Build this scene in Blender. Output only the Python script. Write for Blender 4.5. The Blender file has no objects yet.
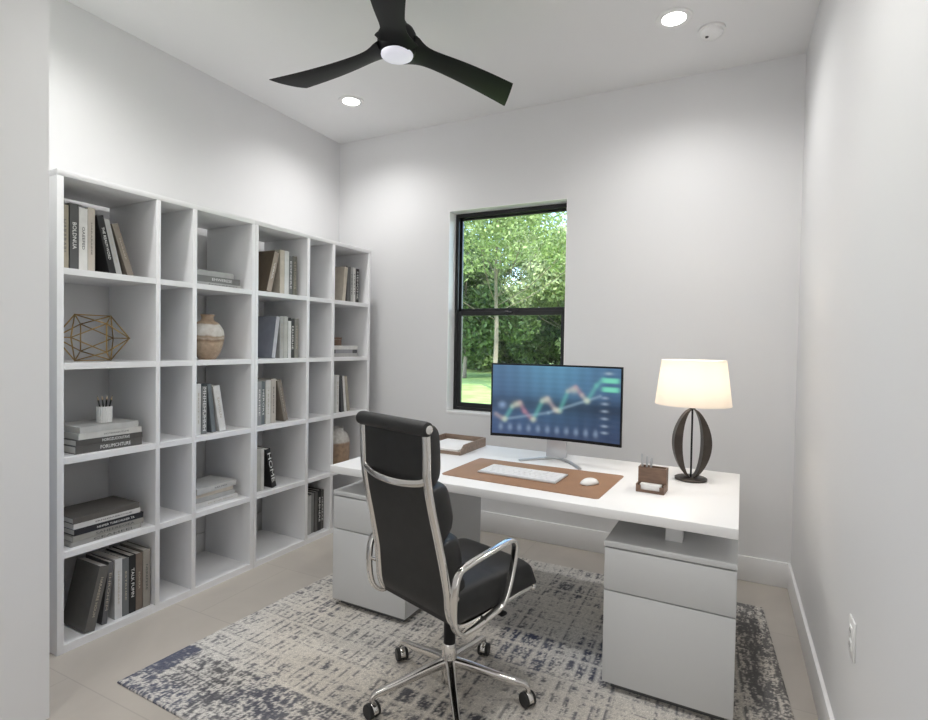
import bpy, bmesh, math, random
import numpy as np
from mathutils import Vector, Matrix
sc = bpy.context.scene
COL = sc.collection
PI = math.pi
R = math.radians

# ---------------------------------------------------------------- camera
YAW, PITCH, ROLL = -0.4634, 0.0218, 0.0165
fh = Vector((math.sin(YAW), math.cos(YAW), 0)); rh = Vector((math.cos(YAW), -math.sin(YAW), 0)); zh = Vector((0, 0, 1))
fw = fh * math.cos(PITCH) - zh * math.sin(PITCH); up = fh * math.sin(PITCH) + zh * math.cos(PITCH)
rv = rh * math.cos(ROLL) + up * math.sin(ROLL); uv = -rh * math.sin(ROLL) + up * math.cos(ROLL)
cam = bpy.data.cameras.new('camera'); camo = bpy.data.objects.new('camera', cam); COL.objects.link(camo)
m = Matrix.Identity(4)
for i in range(3):
    m[i][0] = rv[i]; m[i][1] = uv[i]; m[i][2] = -fw[i]
m[0][3], m[1][3], m[2][3] = 0, 0, 1.4
camo.matrix_world = m
cam.sensor_width = 36; cam.lens = 529.29 * 36 / 928
cam.shift_x = (464 - 465.56) / 928; cam.shift_y = (355.21 - 360) / 928
cam.clip_start = 0.02; cam.clip_end = 400
sc.camera = camo

# ---------------------------------------------------------------- world, sun, exposure
w = bpy.data.worlds.new('world'); sc.world = w; w.use_nodes = True
nt = w.node_tree; bg = nt.nodes['Background']
sky = nt.nodes.new('ShaderNodeTexSky'); sky.sky_type = 'NISHITA'; sky.sun_disc = False
sky.sun_elevation = R(48); sky.sun_rotation = R(200); sky.air_density = 1.0; sky.dust_density = 0.6; sky.ozone_density = 2.0
nt.links.new(sky.outputs[0], bg.inputs[0]); bg.inputs[1].default_value = 0.48
sl = bpy.data.lights.new('sun', 'SUN'); sl.energy = 4.8; sl.angle = R(1.0); sl.color = (1, .95, .86)
so = bpy.data.objects.new('sun', sl); COL.objects.link(so)
so.rotation_euler = Vector((-0.45, 0.62, -0.78)).to_track_quat('-Z', 'Y').to_euler(); so.location = (0, -8, 12)
al = bpy.data.lights.new('hall_fill', 'AREA'); al.shape = 'RECTANGLE'; al.size = 2.6; al.size_y = 2.4; al.energy = 12; al.color = (1, 1, 1)  # soft fill added in the hall
ao = bpy.data.objects.new('hall_fill', al); COL.objects.link(ao); ao.location = (-1.0, -2.45, 1.5); ao.rotation_euler = (R(90), 0, 0)
sc.view_settings.view_transform = 'Standard'; sc.view_settings.look = 'None'
sc.view_settings.exposure = 0.73; sc.view_settings.gamma = 1.0; sc.view_settings.use_curve_mapping = False
DOWNLIGHT_W = 26; DOWN_COL = (1.0, .99, .975)
al2 = bpy.data.lights.new('ceiling_fill', 'AREA'); al2.shape = 'RECTANGLE'; al2.size = 2.0; al2.size_y = .6; al2.energy = 12; al2.color = (1, .99, .97)  # fill lamp added under the ceiling, out of view, to brighten the room
ao2 = bpy.data.objects.new('ceiling_fill', al2); COL.objects.link(ao2); ao2.location = (-.9, 1.42, 3.0); ao2.rotation_euler = (0, R(-12), 0)

# ---------------------------------------------------------------- helpers
def mat(name, col, rough=.5, metal=0, bump=0, bscale=200, var=0, vscale=5, spec=.5, coat=0, col2=None, stretch=None, emit=None, es=0, sheen=0):
    m = bpy.data.materials.new(name); m.use_nodes = True
    n = m.node_tree.nodes; l = m.node_tree.links; b = n['Principled BSDF']
    c = tuple(col) + (1,)
    b.inputs['Base Color'].default_value = c; b.inputs['Roughness'].default_value = rough; b.inputs['Metallic'].default_value = metal
    b.inputs['Specular IOR Level'].default_value = spec
    if coat: b.inputs['Coat Weight'].default_value = coat
    if sheen: b.inputs['Sheen Weight'].default_value = sheen
    tc = n.new('ShaderNodeTexCoord')
    src = tc.outputs['Object']
    if stretch:
        mp = n.new('ShaderNodeMapping'); mp.inputs['Scale'].default_value = stretch; l.new(src, mp.inputs[0]); src = mp.outputs[0]
    if var or col2:
        t = n.new('ShaderNodeTexNoise'); t.inputs['Scale'].default_value = vscale; t.inputs['Detail'].default_value = 5
        l.new(src, t.inputs['Vector'])
        mx = n.new('ShaderNodeMix'); mx.data_type = 'RGBA'
        c2 = col2 if col2 else tuple(x * (1 - var) for x in col)
        mx.inputs[6].default_value = c; mx.inputs[7].default_value = tuple(c2) + (1,)
        mr = n.new('ShaderNodeMapRange'); mr.inputs[1].default_value = .35; mr.inputs[2].default_value = .65
        l.new(t.outputs[0], mr.inputs[0]); l.new(mr.outputs[0], mx.inputs[0]); l.new(mx.outputs[2], b.inputs['Base Color'])
    if bump:
        t2 = n.new('ShaderNodeTexNoise'); t2.inputs['Scale'].default_value = bscale; t2.inputs['Detail'].default_value = 3
        l.new(src, t2.inputs['Vector'])
        bp = n.new('ShaderNodeBump'); bp.inputs['Strength'].default_value = bump; bp.inputs['Distance'].default_value = .002
        l.new(t2.outputs[0], bp.inputs['Height']); l.new(bp.outputs[0], b.inputs['Normal'])
    if emit:
        b.inputs['Emission Color'].default_value = tuple(emit) + (1,); b.inputs['Emission Strength'].default_value = es
    return m

def link(name, bm, material, parent=None, smooth=False, autos=None):
    me = bpy.data.meshes.new(name); bm.normal_update(); bm.to_mesh(me); bm.free()
    return linkmesh(name, me, material, parent, smooth, autos)
def linkmesh(name, me, material, parent=None, smooth=False, autos=None):
    if material: 
        me.materials.clear()
        for mm in (material if isinstance(material, (list, tuple)) else [material]): me.materials.append(mm)
    if smooth:
        for p in me.polygons: p.use_smooth = True
        if autos: 
            bmx = bmesh.new(); bmx.from_mesh(me)
            for e in bmx.edges:
                if len(e.link_faces) == 2 and e.calc_face_angle(0) > R(autos): e.smooth = False
            bmx.to_mesh(me); bmx.free()
    o = bpy.data.objects.new(name, me); COL.objects.link(o)
    if parent: o.parent = parent
    return o
def empty(name, loc, rz=0):
    o = bpy.data.objects.new(name, None); o.location = loc; o.rotation_euler = (0, 0, rz); o.empty_display_size = .05; COL.objects.link(o); return o
def tag(o, label=None, cat=None, group=None, kind=None):
    if label: o['label'] = label
    if cat: o['category'] = cat
    if group: o['group'] = group
    if kind: o['kind'] = kind
    return o
def box(bm, x0, x1, y0, y1, z0, z1, bev=0, seg=2, mtx=None):
    g = bmesh.ops.create_cube(bm, size=1)
    vs = g['verts']
    for v in vs:
        v.co = Vector((x0 + (v.co.x + .5) * (x1 - x0), y0 + (v.co.y + .5) * (y1 - y0), z0 + (v.co.z + .5) * (z1 - z0)))
    if bev:
        es = list({e for v in vs for e in v.link_edges})
        r = bmesh.ops.bevel(bm, geom=es, offset=bev, segments=seg, affect='EDGES', profile=.5)
        vs = list({v for f in r['faces'] for v in f.verts} | {v for v in vs if v.is_valid})
    if mtx is not None:
        # transform the connected shell
        seen = set(); st = [v for v in vs if v.is_valid]
        while st:
            v = st.pop()
            if v in seen: continue
            seen.add(v)
            for e in v.link_edges:
                o = e.other_vert(v)
                if o not in seen: st.append(o)
        for v in seen: v.co = mtx @ v.co
    return bm
def bx(name, dims, material, parent=None, bev=0, seg=2, mtx=None):
    bm = bmesh.new(); box(bm, *dims, bev, seg, mtx); return link(name, bm, material, parent, smooth=bool(bev), autos=40 if bev else None)
def lathe(bm, prof, seg=40, mtx=None, cap0=True, cap1=True):
    rings = []
    for r, z in prof:
        ring = []
        for i in range(seg):
            a = 2 * PI * i / seg; v = Vector((r * math.cos(a), r * math.sin(a), z))
            if mtx is not None: v = mtx @ v
            ring.append(bm.verts.new(v))
        rings.append(ring)
    for a, b in zip(rings, rings[1:]):
        for i in range(seg):
            j = (i + 1) % seg; bm.faces.new((a[i], a[j], b[j], b[i]))
    if cap0: bm.faces.new(rings[0][::-1])
    if cap1: bm.faces.new(rings[-1])
    return bm
def smooth_path(pts, n=6, closed=False):
    P = [Vector(p) for p in pts]; out = []; N = len(P)
    rng = range(N if closed else N - 1)
    for i in rng:
        p0 = P[(i - 1) % N] if (closed or i > 0) else P[0]; p1 = P[i]; p2 = P[(i + 1) % N]
        p3 = P[(i + 2) % N] if (closed or i + 2 < N) else P[-1]
        for k in range(n):
            t = k / n
            out.append(.5 * ((2 * p1) + (-p0 + p2) * t + (2 * p0 - 5 * p1 + 4 * p2 - p3) * t * t + (-p0 + 3 * p1 - 3 * p2 + p3) * t ** 3))
    if not closed: out.append(P[-1])
    return out
def sweep(bm, path, rx, rz, side=None, seg=10, closed=False, square=False, taper=None):
    """sweep an elliptic (or rounded-rect) section; side = fixed axis for rx"""
    n = len(path); rings = []
    prev = None
    for i, p in enumerate(path):
        if closed: t = (path[(i + 1) % n] - path[(i - 1) % n]).normalized()
        else: t = (path[min(i + 1, n - 1)] - path[max(i - 1, 0)]).normalized()
        if side is not None: s = (Vector(side) - t * t.dot(Vector(side))).normalized()
        else:
            if prev is None:
                s = t.cross(Vector((0, 0, 1)))
                if s.length < .1: s = t.cross(Vector((0, 1, 0)))
                s.normalize()
            else: s = (prev - t * prev.dot(t)).normalized()
            prev = s
        u = t.cross(s)
        k = taper[i] if taper else 1
        ring = []
        for j in range(seg):
            a = 2 * PI * (j + .5) / seg; c, d = math.cos(a), math.sin(a)
            if square:
                q = 4.0; c = math.copysign(abs(c) ** (2 / q), c); d = math.copysign(abs(d) ** (2 / q), d)
            ring.append(bm.verts.new(p + s * rx * k * c + u * rz * k * d))
        rings.append(ring)
    m_ = n if closed else n - 1
    for i in range(m_):
        a, b = rings[i], rings[(i + 1) % n]
        for j in range(seg):
            k = (j + 1) % seg; bm.faces.new((a[j], a[k], b[k], b[j]))
    if not closed:
        bm.faces.new(rings[0][::-1]); bm.faces.new(rings[-1])
    return bm
def fixn(bm):
    bmesh.ops.recalc_face_normals(bm, faces=bm.faces); return bm
def text_mesh(s, size, mtx, material, name, parent, width=None):
    cu = bpy.data.curves.new('t', 'FONT'); cu.body = s; cu.size = size; cu.align_x = 'CENTER'; cu.align_y = 'CENTER'; cu.resolution_u = 2; cu.extrude = .0003
    o = bpy.data.objects.new('t', cu); COL.objects.link(o); bpy.context.view_layer.update()
    dg = bpy.context.evaluated_depsgraph_get(); me = bpy.data.meshes.new_from_object(o.evaluated_get(dg))
    bpy.data.objects.remove(o); bpy.data.curves.remove(cu)
    xs = [v.co.x for v in me.vertices]
    if width and xs:
        k = width / max(1e-6, max(xs) - min(xs))
        for v in me.vertices: v.co.x *= k
    me.transform(mtx)
    return linkmesh(name, me, material, parent)

# ---------------------------------------------------------------- materials
M = {}
M['wall'] = mat('wall_paint', (.77, .77, .775), .75, bump=.08, bscale=300)
M['ceil'] = mat('ceiling_paint', (.82, .82, .82), .85, bump=.05, bscale=300)
M['trim'] = mat('trim_paint', (.86, .86, .86), .4)
M['reveal_lit'] = mat('lit_reveal_white', (.93, .93, .93), .35)  # whiter than the trim: window light on the reveal put into the colour
M['shelf'] = mat('white_laminate', (.84, .84, .85), .4)
M['desk'] = mat('desk_white_lacquer', (.87, .865, .86), .42)
M['pedestal'] = mat('pedestal_lacquer', (.60, .605, .605), .35)
M['black'] = mat('matte_black', (.006, .006, .007), .4, spec=.3)
M['fanblack'] = mat('fan_black', (.004, .0045, .0045), .5, spec=.22)
M['frameblack'] = mat('black_aluminium', (.012, .012, .013), .35)
M['chrome'] = mat('polished_aluminium', (.78, .76, .73), .13, 1)
M['leather'] = mat('black_leather', (.014, .014, .014), .48, bump=.25, bscale=500, var=.3, vscale=30)
M['rubber'] = mat('caster_rubber', (.02, .02, .02), .5)
M['plastic_white'] = mat('white_plastic', (.85, .85, .84), .35)
M['plastic_grey'] = mat('dark_groove', (.10, .10, .10), .7)
M['mat'] = mat('tan_leather', (.35, .195, .11), .5, bump=.2, bscale=600, var=.12, vscale=8)
M['tray'] = mat('walnut_veneer', (.30, .215, .16), .5, var=.3, vscale=12, stretch=(1, 6, 6))
M['mocha'] = mat('mocha_wood', (.23, .14, .095), .5, var=.35, vscale=12, stretch=(1, 6, 6))
M['paper'] = mat('paper', (.85, .84, .82), .8)
M['pages'] = mat('book_pages', (.66, .64, .60), .85, bump=.3, bscale=120, stretch=(1, 12, 1))
M['silver'] = mat('silver_metal', (.62, .63, .65), .32, 1)
M['keywhite'] = mat('key_white', (.83, .84, .86), .4)
M['keybody'] = mat('keyboard_body', (.68, .68, .69), .35, .4)
M['bronze'] = mat('dark_bronze', (.085, .072, .062), .42, .75, var=.3, vscale=20)
M['gold'] = mat('aged_brass', (.42, .28, .11), .35, 1)
M['wood'] = mat('pencil_wood', (.62, .48, .32), .6)
M['cable'] = mat('white_text', (.82, .82, .80), .6)
M['inkdark'] = mat('dark_text', (.10, .10, .10), .6)
M['inkgold'] = mat('tan_text', (.50, .45, .36), .6)

def tile_mat():
    m = bpy.data.materials.new('floor_tile'); m.use_nodes = True; n = m.node_tree.nodes; l = m.node_tree.links; b = n['Principled BSDF']
    tc = n.new('ShaderNodeTexCoord')
    br = n.new('ShaderNodeTexBrick'); br.offset = .5; br.inputs['Scale'].default_value = 1
    br.inputs['Brick Width'].default_value = 1.2; br.inputs['Row Height'].default_value = .6; br.inputs['Mortar Size'].default_value = .0025
    br.inputs['Color1'].default_value = (.50, .46, .41, 1); br.inputs['Color2'].default_value = (.485, .445, .40, 1); br.inputs['Mortar'].default_value = (.42, .385, .345, 1)
    l.new(tc.outputs['Object'], br.inputs['Vector'])
    no = n.new('ShaderNodeTexNoise'); no.inputs['Scale'].default_value = 2.2; no.inputs['Detail'].default_value = 8; no.inputs['Distortion'].default_value = .8
    l.new(tc.outputs['Object'], no.inputs['Vector'])
    mr = n.new('ShaderNodeMapRange'); mr.inputs[1].default_value = .3; mr.inputs[2].default_value = .7; mr.inputs[3].default_value = .90; mr.inputs[4].default_value = 1.07
    l.new(no.outputs[0], mr.inputs[0])
    mx = n.new('ShaderNodeMix'); mx.data_type = 'RGBA'; mx.blend_type = 'MULTIPLY'; mx.inputs[0].default_value = 1
    l.new(br.outputs[0], mx.inputs[6]); l.new(mr.outputs[0], mx.inputs[7]); l.new(mx.outputs[2], b.inputs['Base Color'])
    b.inputs['Roughness'].default_value = .45
    return m
M['tile'] = tile_mat()
def glass_mat(name, refl=.06):
    m = bpy.data.materials.new(name); m.use_nodes = True; n = m.node_tree.nodes; l = m.node_tree.links
    n.remove(n['Principled BSDF']); t = n.new('ShaderNodeBsdfTransparent'); g = n.new('ShaderNodeBsdfGlossy'); g.inputs['Roughness'].default_value = .02
    t.inputs[0].default_value = (.97, .98, .97, 1)
    fr = n.new('ShaderNodeFresnel'); fr.inputs[0].default_value = 1.35; mx = n.new('ShaderNodeMixShader')
    l.new(fr.outputs[0], mx.inputs[0]); l.new(t.outputs[0], mx.inputs[1]); l.new(g.outputs[0], mx.inputs[2]); l.new(mx.outputs[0], n['Material Output'].inputs[0])
    return m
M['glass'] = glass_mat('window_glass')

# ---------------------------------------------------------------- room shell
XL, XR, YB, H, HB = -3.035, 0.3482, 3.6016, 3.0954, 0.149
WX0, WX1, WZ0, WZ1 = -1.959, -1.0315, 0.879, 2.418
def S(o): o['kind'] = 'structure'; return o
Y0 = -2.6
S(bx('floor', (XL - .2, XR + .2, Y0 - .2, YB + .2, -.12, 0), M['tile']))
S(bx('ceiling', (XL - .2, XR + .2, Y0 - .2, YB + .2, H, H + .15), M['ceil']))
S(bx('wall_left', (XL - .2, XL, Y0 - .2, YB + .2, 0, H), M['wall']))
S(bx('wall_right', (XR, XR + .2, Y0 - .2, YB + .2, 0, H), M['wall']))
bm = bmesh.new()
box(bm, XL, WX0, YB, YB + .2, 0, H); box(bm, WX1, XR, YB, YB + .2, 0, H)
box(bm, WX0, WX1, YB, YB + .2, 0, WZ0); box(bm, WX0, WX1, YB, YB + .2, WZ1, H)
S(link('wall_back', bm, M['wall']))
S(bx('wall_hall', (XL, XR, Y0 - .2, Y0, 0, H), M['wall']))
bm = bmesh.new(); box(bm, XL, -2.205, .83, 1.040, 0, H); box(bm, -2.205, XR, .83, 1.040, 2.93, H)
S(link('wall_front', bm, M['wall']))
def baseboard(name, x0, x1, y0, y1, face):
    bm = bmesh.new(); box(bm, x0, x1, y0, y1, 0, HB, .004, 2); return S(link(name, bm, M['trim'], smooth=True, autos=40))
baseboard('baseboard_back', XL, XR, YB - .015, YB, 0)
baseboard('baseboard_left', XL, XL + .014, 1.06, YB - .016, 0)
baseboard('baseboard_right', XR - .016, XR, -2.5, YB - .016, 0)
baseboard('baseboard_front', XL + .02, -2.30, 1.041, 1.055, 0)

# window_1: black single-hung frame in the reveal
yf = YB + .105
win = S(empty('window_1', ((WX0 + WX1) / 2, yf, WZ0)))
hw = (WX1 - WX0) / 2; hh = WZ1 - WZ0
bm = bmesh.new()
box(bm, -hw, -hw + .03, 0, .07, 0, hh, .002); box(bm, hw - .03, hw, 0, .07, 0, hh, .002)
box(bm, -hw + .03, hw - .03, 0, .07, hh - .035, hh, .002); box(bm, -hw + .03, hw - .03, 0, .07, 0, .022, .002)
link('window_frame', bm, M['frameblack'], win)
zm = 1.64 - WZ0
bm = bmesh.new()
for (a, b, c, d) in ((-hw + .03, -hw + .062, .022, zm + .012), (hw - .062, hw - .03, .022, zm + .012), (-hw + .062, hw - .062, .022, .058), (-hw + .062, hw - .062, zm - .022, zm + .012)):
    box(bm, a, b, .008, .034, c, d, .002)
lo = link('lower_sash', bm, M['frameblack'], win)
bx('pane', (-hw + .06, hw - .06, .019, .023, .056, zm - .02), M['glass'], lo)
bm = bmesh.new()
for (a, b, c, d) in ((-hw + .03, -hw + .045, zm + .012, hh - .035), (hw - .045, hw - .03, zm + .012, hh - .035), (-hw + .045, hw - .045, hh - .05, hh - .035), (-hw + .03, hw - .03, zm - .006, zm + .036)):
    box(bm, a, b, .037, .062, c, d, .002)
us = link('upper_sash', bm, M['frameblack'], win)
bx('pane', (-hw + .043, hw - .043, .048, .052, zm + .024, hh - .048), M['glass'], us)
bm = bmesh.new(); box(bm, -.03, .03, -.006, .008, zm - .006, zm + .006, .002); link('sash_lock', bm, M['frameblack'], win)
bm = bmesh.new(); box(bm, -hw, hw, -.108, -.001, -.018, .0005, .003); so_ = link('window_sill', bm, M['trim'], win)
bm = bmesh.new(); box(bm, -hw, -hw + .004, -.1045, -.0005, .001, hh - .0045); box(bm, hw - .004, hw, -.1045, -.0005, .001, hh - .0045); box(bm, -hw, hw, -.1045, -.0005, hh - .004, hh)
link('lit_reveal_liner', bm, M['reveal_lit'], win)  # thin boards added so the reveal looks brightly lit by the window

# ---------------------------------------------------------------- ceiling fixtures
M['lens'] = mat('downlight_lens', (1, 1, 1), .5, emit=(1, .97, .92), es=9)
def downlight(x, y, label):
    t = empty('recessed_light', (x, y, H)); tag(t, label, 'ceiling light', 'recessed downlights in the ceiling')
    bm = bmesh.new(); lathe(bm, [(.058, -.001), (.060, -.006), (.085, -.007), (.090, -.003), (.090, 0)], 40, cap0=False, cap1=False); fixn(bm)
    link('trim_ring', bm, M['plastic_white'], t, True, 40)
    bm = bmesh.new(); lathe(bm, [(.059, -.0035), (.05, -.005), (.001, -.006)], 36, cap0=False); link('lens', bm, M['lens'], t, True)
    l = bpy.data.lights.new('downlight_beam', 'SPOT'); l.energy = DOWNLIGHT_W; l.spot_size = R(150); l.spot_blend = .9; l.shadow_soft_size = .055; l.color = DOWN_COL
    o = bpy.data.objects.new('downlight_beam', l); COL.objects.link(o); o.location = (0, 0, -.02); o.parent = t
    return t
downlight(-2.431, 2.995, 'round recessed ceiling light left of the fan, near the shelving and window wall')
downlight(-.301, 2.941, 'round recessed ceiling light right of the fan, beside the smoke detector')
downlight(-2.431, 1.32, 'round recessed ceiling light above the near end of the shelving')
downlight(-.301, 1.32, 'round recessed ceiling light near the doorway by the right wall')
# unseen hall downlight added behind the camera to light the room
downlight(-1.2, -.9, 'unseen recessed ceiling light added in the hall to light the room')

sd = empty('smoke_detector', (-.13, 3.13, H)); tag(sd, 'round white smoke detector on the ceiling beside the right downlight', 'smoke detector')
bm = bmesh.new(); lathe(bm, [(.068, 0), (.068, -.012), (.060, -.014)], 40); fixn(bm); link('base', bm, M['plastic_white'], sd, True, 35)
bm = bmesh.new(); lathe(bm, [(.058, -.014), (.056, -.026), (.046, -.036), (.03, -.040), (.001, -.041)], 40); fixn(bm); link('cover', bm, M['plastic_white'], sd, True, 35)
bm = bmesh.new(); lathe(bm, [(.009, -.037), (.008, -.0435), (.001, -.044)], 14, Matrix.Translation((-.022, -.012, 0))); fixn(bm); link('test_button', bm, M['plastic_grey'], sd, True, 35)

# fan
FX, FY, FZ = -1.376, 2.012, 2.70
fan = empty('ceiling_fan', (FX, FY, H)); tag(fan, 'black three-blade ceiling fan with a round white light', 'ceiling fan')
dz = FZ - H
bm = bmesh.new(); lathe(bm, [(.001, -.062), (.03, -.06), (.055, -.035), (.068, 0)], 36); fixn(bm); link('canopy', bm, M['fanblack'], fan, True, 40)
bm = bmesh.new(); lathe(bm, [(.0125, -.05), (.0125, dz + .12)], 16); fixn(bm); link('downrod', bm, M['fanblack'], fan, True, 40)
bm = bmesh.new(); lathe(bm, [(.02, dz + .16), (.035, dz + .15), (.05, dz + .125), (.075, dz + .105), (.086, dz + .085), (.089, dz + .05), (.086, dz + .02), (.080, dz + .002), (.074, dz - .002)], 44); fixn(bm); link('motor_housing', bm, M['fanblack'], fan, True, 50)
M['fanlens'] = mat('fan_light_lens', (.75, .75, .80), .5, emit=(.85, .86, 1), es=.22)
bm = bmesh.new(); lathe(bm, [(.073, dz - .001), (.071, dz - .010), (.050, dz - .019), (.001, dz - .023)], 40); fixn(bm); link('light_lens', bm, M['fanlens'], fan, True)
for ang in (58.5, 182, 300.5):
    bm = bmesh.new(); N = 26; K = 9; g = []
    for i in range(N + 1):
        t = i / N
        row = []
        for side_ in (1, -1):
            for k in range(K):
                q = k / (K - 1) if side_ == 1 else 1 - k / (K - 1)   # lateral 0..1
                smax = .668 * q + .590 * (1 - q)
                sr = .05 + (smax - .05) * t
                wid = .082 + .096 * t ** .9 + .11 * math.exp(-(t / .10) ** 1.5)
                off = -.016 * math.sin(PI * t) + .006 * t
                beta = R(11) * (1 - .3 * t)
                y = off + (q - .5) * wid
                th = .007 * (1 - abs(2 * q - 1) ** 2.5) + .0015
                if t < .2: th += .03 * (1 - t / .2) ** 1.5 * (1 - abs(2 * q - 1) ** 2)
                z = dz + .032 - .050 * t + side_ * th - (q - .5) * wid * math.tan(beta)
                row.append(bm.verts.new((sr, y, z)))
        g.append(row)
    L = len(g[0])
    for a, b in zip(g, g[1:]):
        for j in range(L):
            k = (j + 1) % L; bm.faces.new((a[j], a[k], b[k], b[j]))
    bm.faces.new(g[0]); bm.faces.new(g[-1][::-1]); bmesh.ops.remove_doubles(bm, verts=bm.verts, dist=.0001); fixn(bm)
    o = link('blade', bm, M['fanblack'], fan, True, 60); o.rotation_euler = (0, 0, R(ang))

# outlet on the right wall
ou = empty('wall_outlet', (XR, 1.91, .545), R(90)); tag(ou, 'white electrical outlet plate low on the right wall', 'outlet')
bm = bmesh.new(); box(bm, -.036, .036, 0, .006, -.058, .058, .003); link('cover_plate', bm, M['plastic_white'], ou, True, 40)
for dzz in (-.021, .021):
    bm = bmesh.new(); box(bm, -.017, .017, .005, .009, dzz - .015, dzz + .015, .003); so2 = link('socket', bm, M['plastic_white'], ou, True, 40)
    bm = bmesh.new(); box(bm, -.008, -.006, .008, .0095, dzz - .004, dzz + .006); box(bm, .006, .008, .008, .0095, dzz - .004, dzz + .006); link('slot', bm, M['plastic_grey'], so2)

# ---------------------------------------------------------------- bookcases
SX, SY, SA = -2.604, 1.2568, -0.0195
def sh(v, wd, z): # v along, wd inward from the front plane
    return Vector((SX - v * math.sin(SA) - wd * math.cos(SA), SY + v * math.cos(SA) - wd * math.sin(SA), z))
TOPS = [1.703, 1.285, .867, .449, .036]   # row 0 = top
DEP = .415
def bookcase(v0, div, v1, label, s0, s1):
    t = empty('bookcase', sh(v0, 0, 0), SA); tag(t, label, 'bookcase', 'white cube bookcases on the left wall')
    W = v1 - v0; Hh = 2.125
    bx('top_board', (-DEP, 0, 0, W, Hh - .027, Hh), M['shelf'], t, .0015)
    bx('side_panel', (-DEP, 0, 0, s0, 0, Hh - .027), M['shelf'], t, .0012)
    bx('side_panel', (-DEP, 0, W - s1, W, 0, Hh - .027), M['shelf'], t, .0012)
    cols = []; c = s0
    for a, b in div:
        bx('divider', (-DEP, -.0002, a - v0, b - v0, .036, Hh - .027), M['shelf'], t, .0012)
        cols.append((c, a - v0)); c = b - v0
    cols.append((c, W - s1))
    for z in TOPS:
        bm = bmesh.new()
        if z < .1: box(bm, -DEP, -.0004, s0, W - s1, 0, z)
        else:
            for (a, b) in cols: box(bm, -DEP, -.0005, a, b, z - .028, z)
        link('shelf_board', bm, M['shelf'], t)
    return t
bookcase(0, [(.437, .460), (.637, .662)], 1.0465, 'white open bookcase with five rows, nearer the doorway', .027, .0235)
bookcase(1.0475, [(1.478, 1.504), (1.725, 1.754)], 2.166, 'white open bookcase with five rows, in the corner by the window wall', .0235, .027)

# ---------------------------------------------------------------- books
BC = {}
def cover_mat(c):
    if c not in BC:
        BC[c] = mat('book_cover', c, .55, bump=.1, bscale=400, var=.10, vscale=25)
    return BC[c]
tan = (.34, .30, .235); dkg = (.085, .085, .085); wht = (.72, .71, .69); bei = (.52, .47, .41); blk = (.014, .014, .015)
lgr = (.46, .46, .45); mgr = (.21, .21, .205); tau = (.235, .20, .165); brn = (.13, .095, .065); crm = (.62, .56, .47); slt = (.15, .17, .18); blg = (.26, .27, .32)
tgr = (.135, .13, .12)
BG = 'books in the white bookcases'
def book(v, wd, z, t, h, d, col, label, lean=0, flat=False, text=None, ink='w', tw=.6, ts=None, rot=0, band=None):
    """upright: v = pivot edge on the shelf; flat: v = left end, t thickness, h length along the shelf"""
    root = empty('book', sh(v, wd, z), SA); tag(root, label, 'book', BG)
    th = .0022
    m_ = Matrix.Identity(4)
    if flat: # (depth x, thickness y, height z) -> height along y, thickness along z
        m_ = Matrix(((1, 0, 0, 0), (0, 0, 1, 0), (0, 1, 0, 0), (0, 0, 0, 1)))
        root.rotation_euler = (0, 0, SA + R(rot))
    else:
        y0 = 0 if lean >= 0 else -t
        m_ = Matrix.Translation((0, y0, 0))
        root.rotation_euler = (R(lean), 0, SA)
    def BX(bmm, *a, bev=0):
        box(bmm, *a, bev, 2, m_)
    bm = bmesh.new(); BX(bm, -d, -.001, 0, th, 0, h, bev=.0006); BX(bm, -d, -.001, t - th, t, 0, h, bev=.0006); BX(bm, -.003, 0, 0, t, 0, h, bev=.001)
    fixn(bm); link('cover', bm, cover_mat(col), root)
    bm = bmesh.new(); BX(bm, -d + .004, -.003, th, t - th, .004, h - .004); fixn(bm); link('pages', bm, M['pages'], root)
    if band:
        bm = bmesh.new(); BX(bm, -.002, .0004, 0, t, h * band[0], h * band[1]); fixn(bm); link('spine_label', bm, cover_mat(band[2]), root)
    if text:
        mm = {'w': M['cable'], 'd': M['inkdark'], 't': M['inkgold']}[ink]
        s = ts or t * .62
        if flat:
            tm = Matrix(((0, 0, 1, .0006), (1, 0, 0, h * .58), (0, 1, 0, t / 2), (0, 0, 0, 1)))
        else:
            tm = Matrix(((0, 0, 1, .0006), (0, 1, 0, t / 2 + (0 if lean >= 0 else -t)), (-1, 0, 0, h * .52), (0, 0, 0, 1)))
        text_mesh(text, s, tm, mm, 'title', root, width=h * tw)
    return root
z0, z1, z2, z3, z4 = TOPS
# top row, near bookcase, first cell
book(.031, .05, z0, .038, .285, .20, tan, 'tan upright book at the left end of the top-left cell', text='HARARARI', ink='d', tw=.5)
book(.0735, .05, z0, .036, .297, .21, dkg, 'dark grey upright book second from left in the top-left cell', text='BOLDNUA', tw=.4)
book(.1105, .05, z0, .036, .286, .20, wht, 'white upright book between dark grey and beige books in the top-left cell', text='OAEEFED', ink='d', tw=.36, ts=.016)
book(.1475, .05, z0, .030, .294, .20, bei, 'pinkish beige upright book touching the leaning black book in the top-left cell', text='HARARAEEE', ink='d', tw=.5, ts=.008)
book(.239, .045, z0, .031, .272, .20, blk, 'black book leaning left in the top-left cell', lean=12.5, text='THE REALM WORD', tw=.55, ts=.016)
book(.2745, .05, z0, .025, .262, .19, lgr, 'thin pale grey book leaning between black and taupe books in the top-left cell', lean=13.2, text='EAEREE', ink='t', ts=.008)
book(.326, .05, z0, .030, .252, .19, tau, 'taupe book leaning left, last on the right in the top-left cell', lean=17.5, text='MARARE', ink='t', ts=.01, tw=.4)
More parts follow.
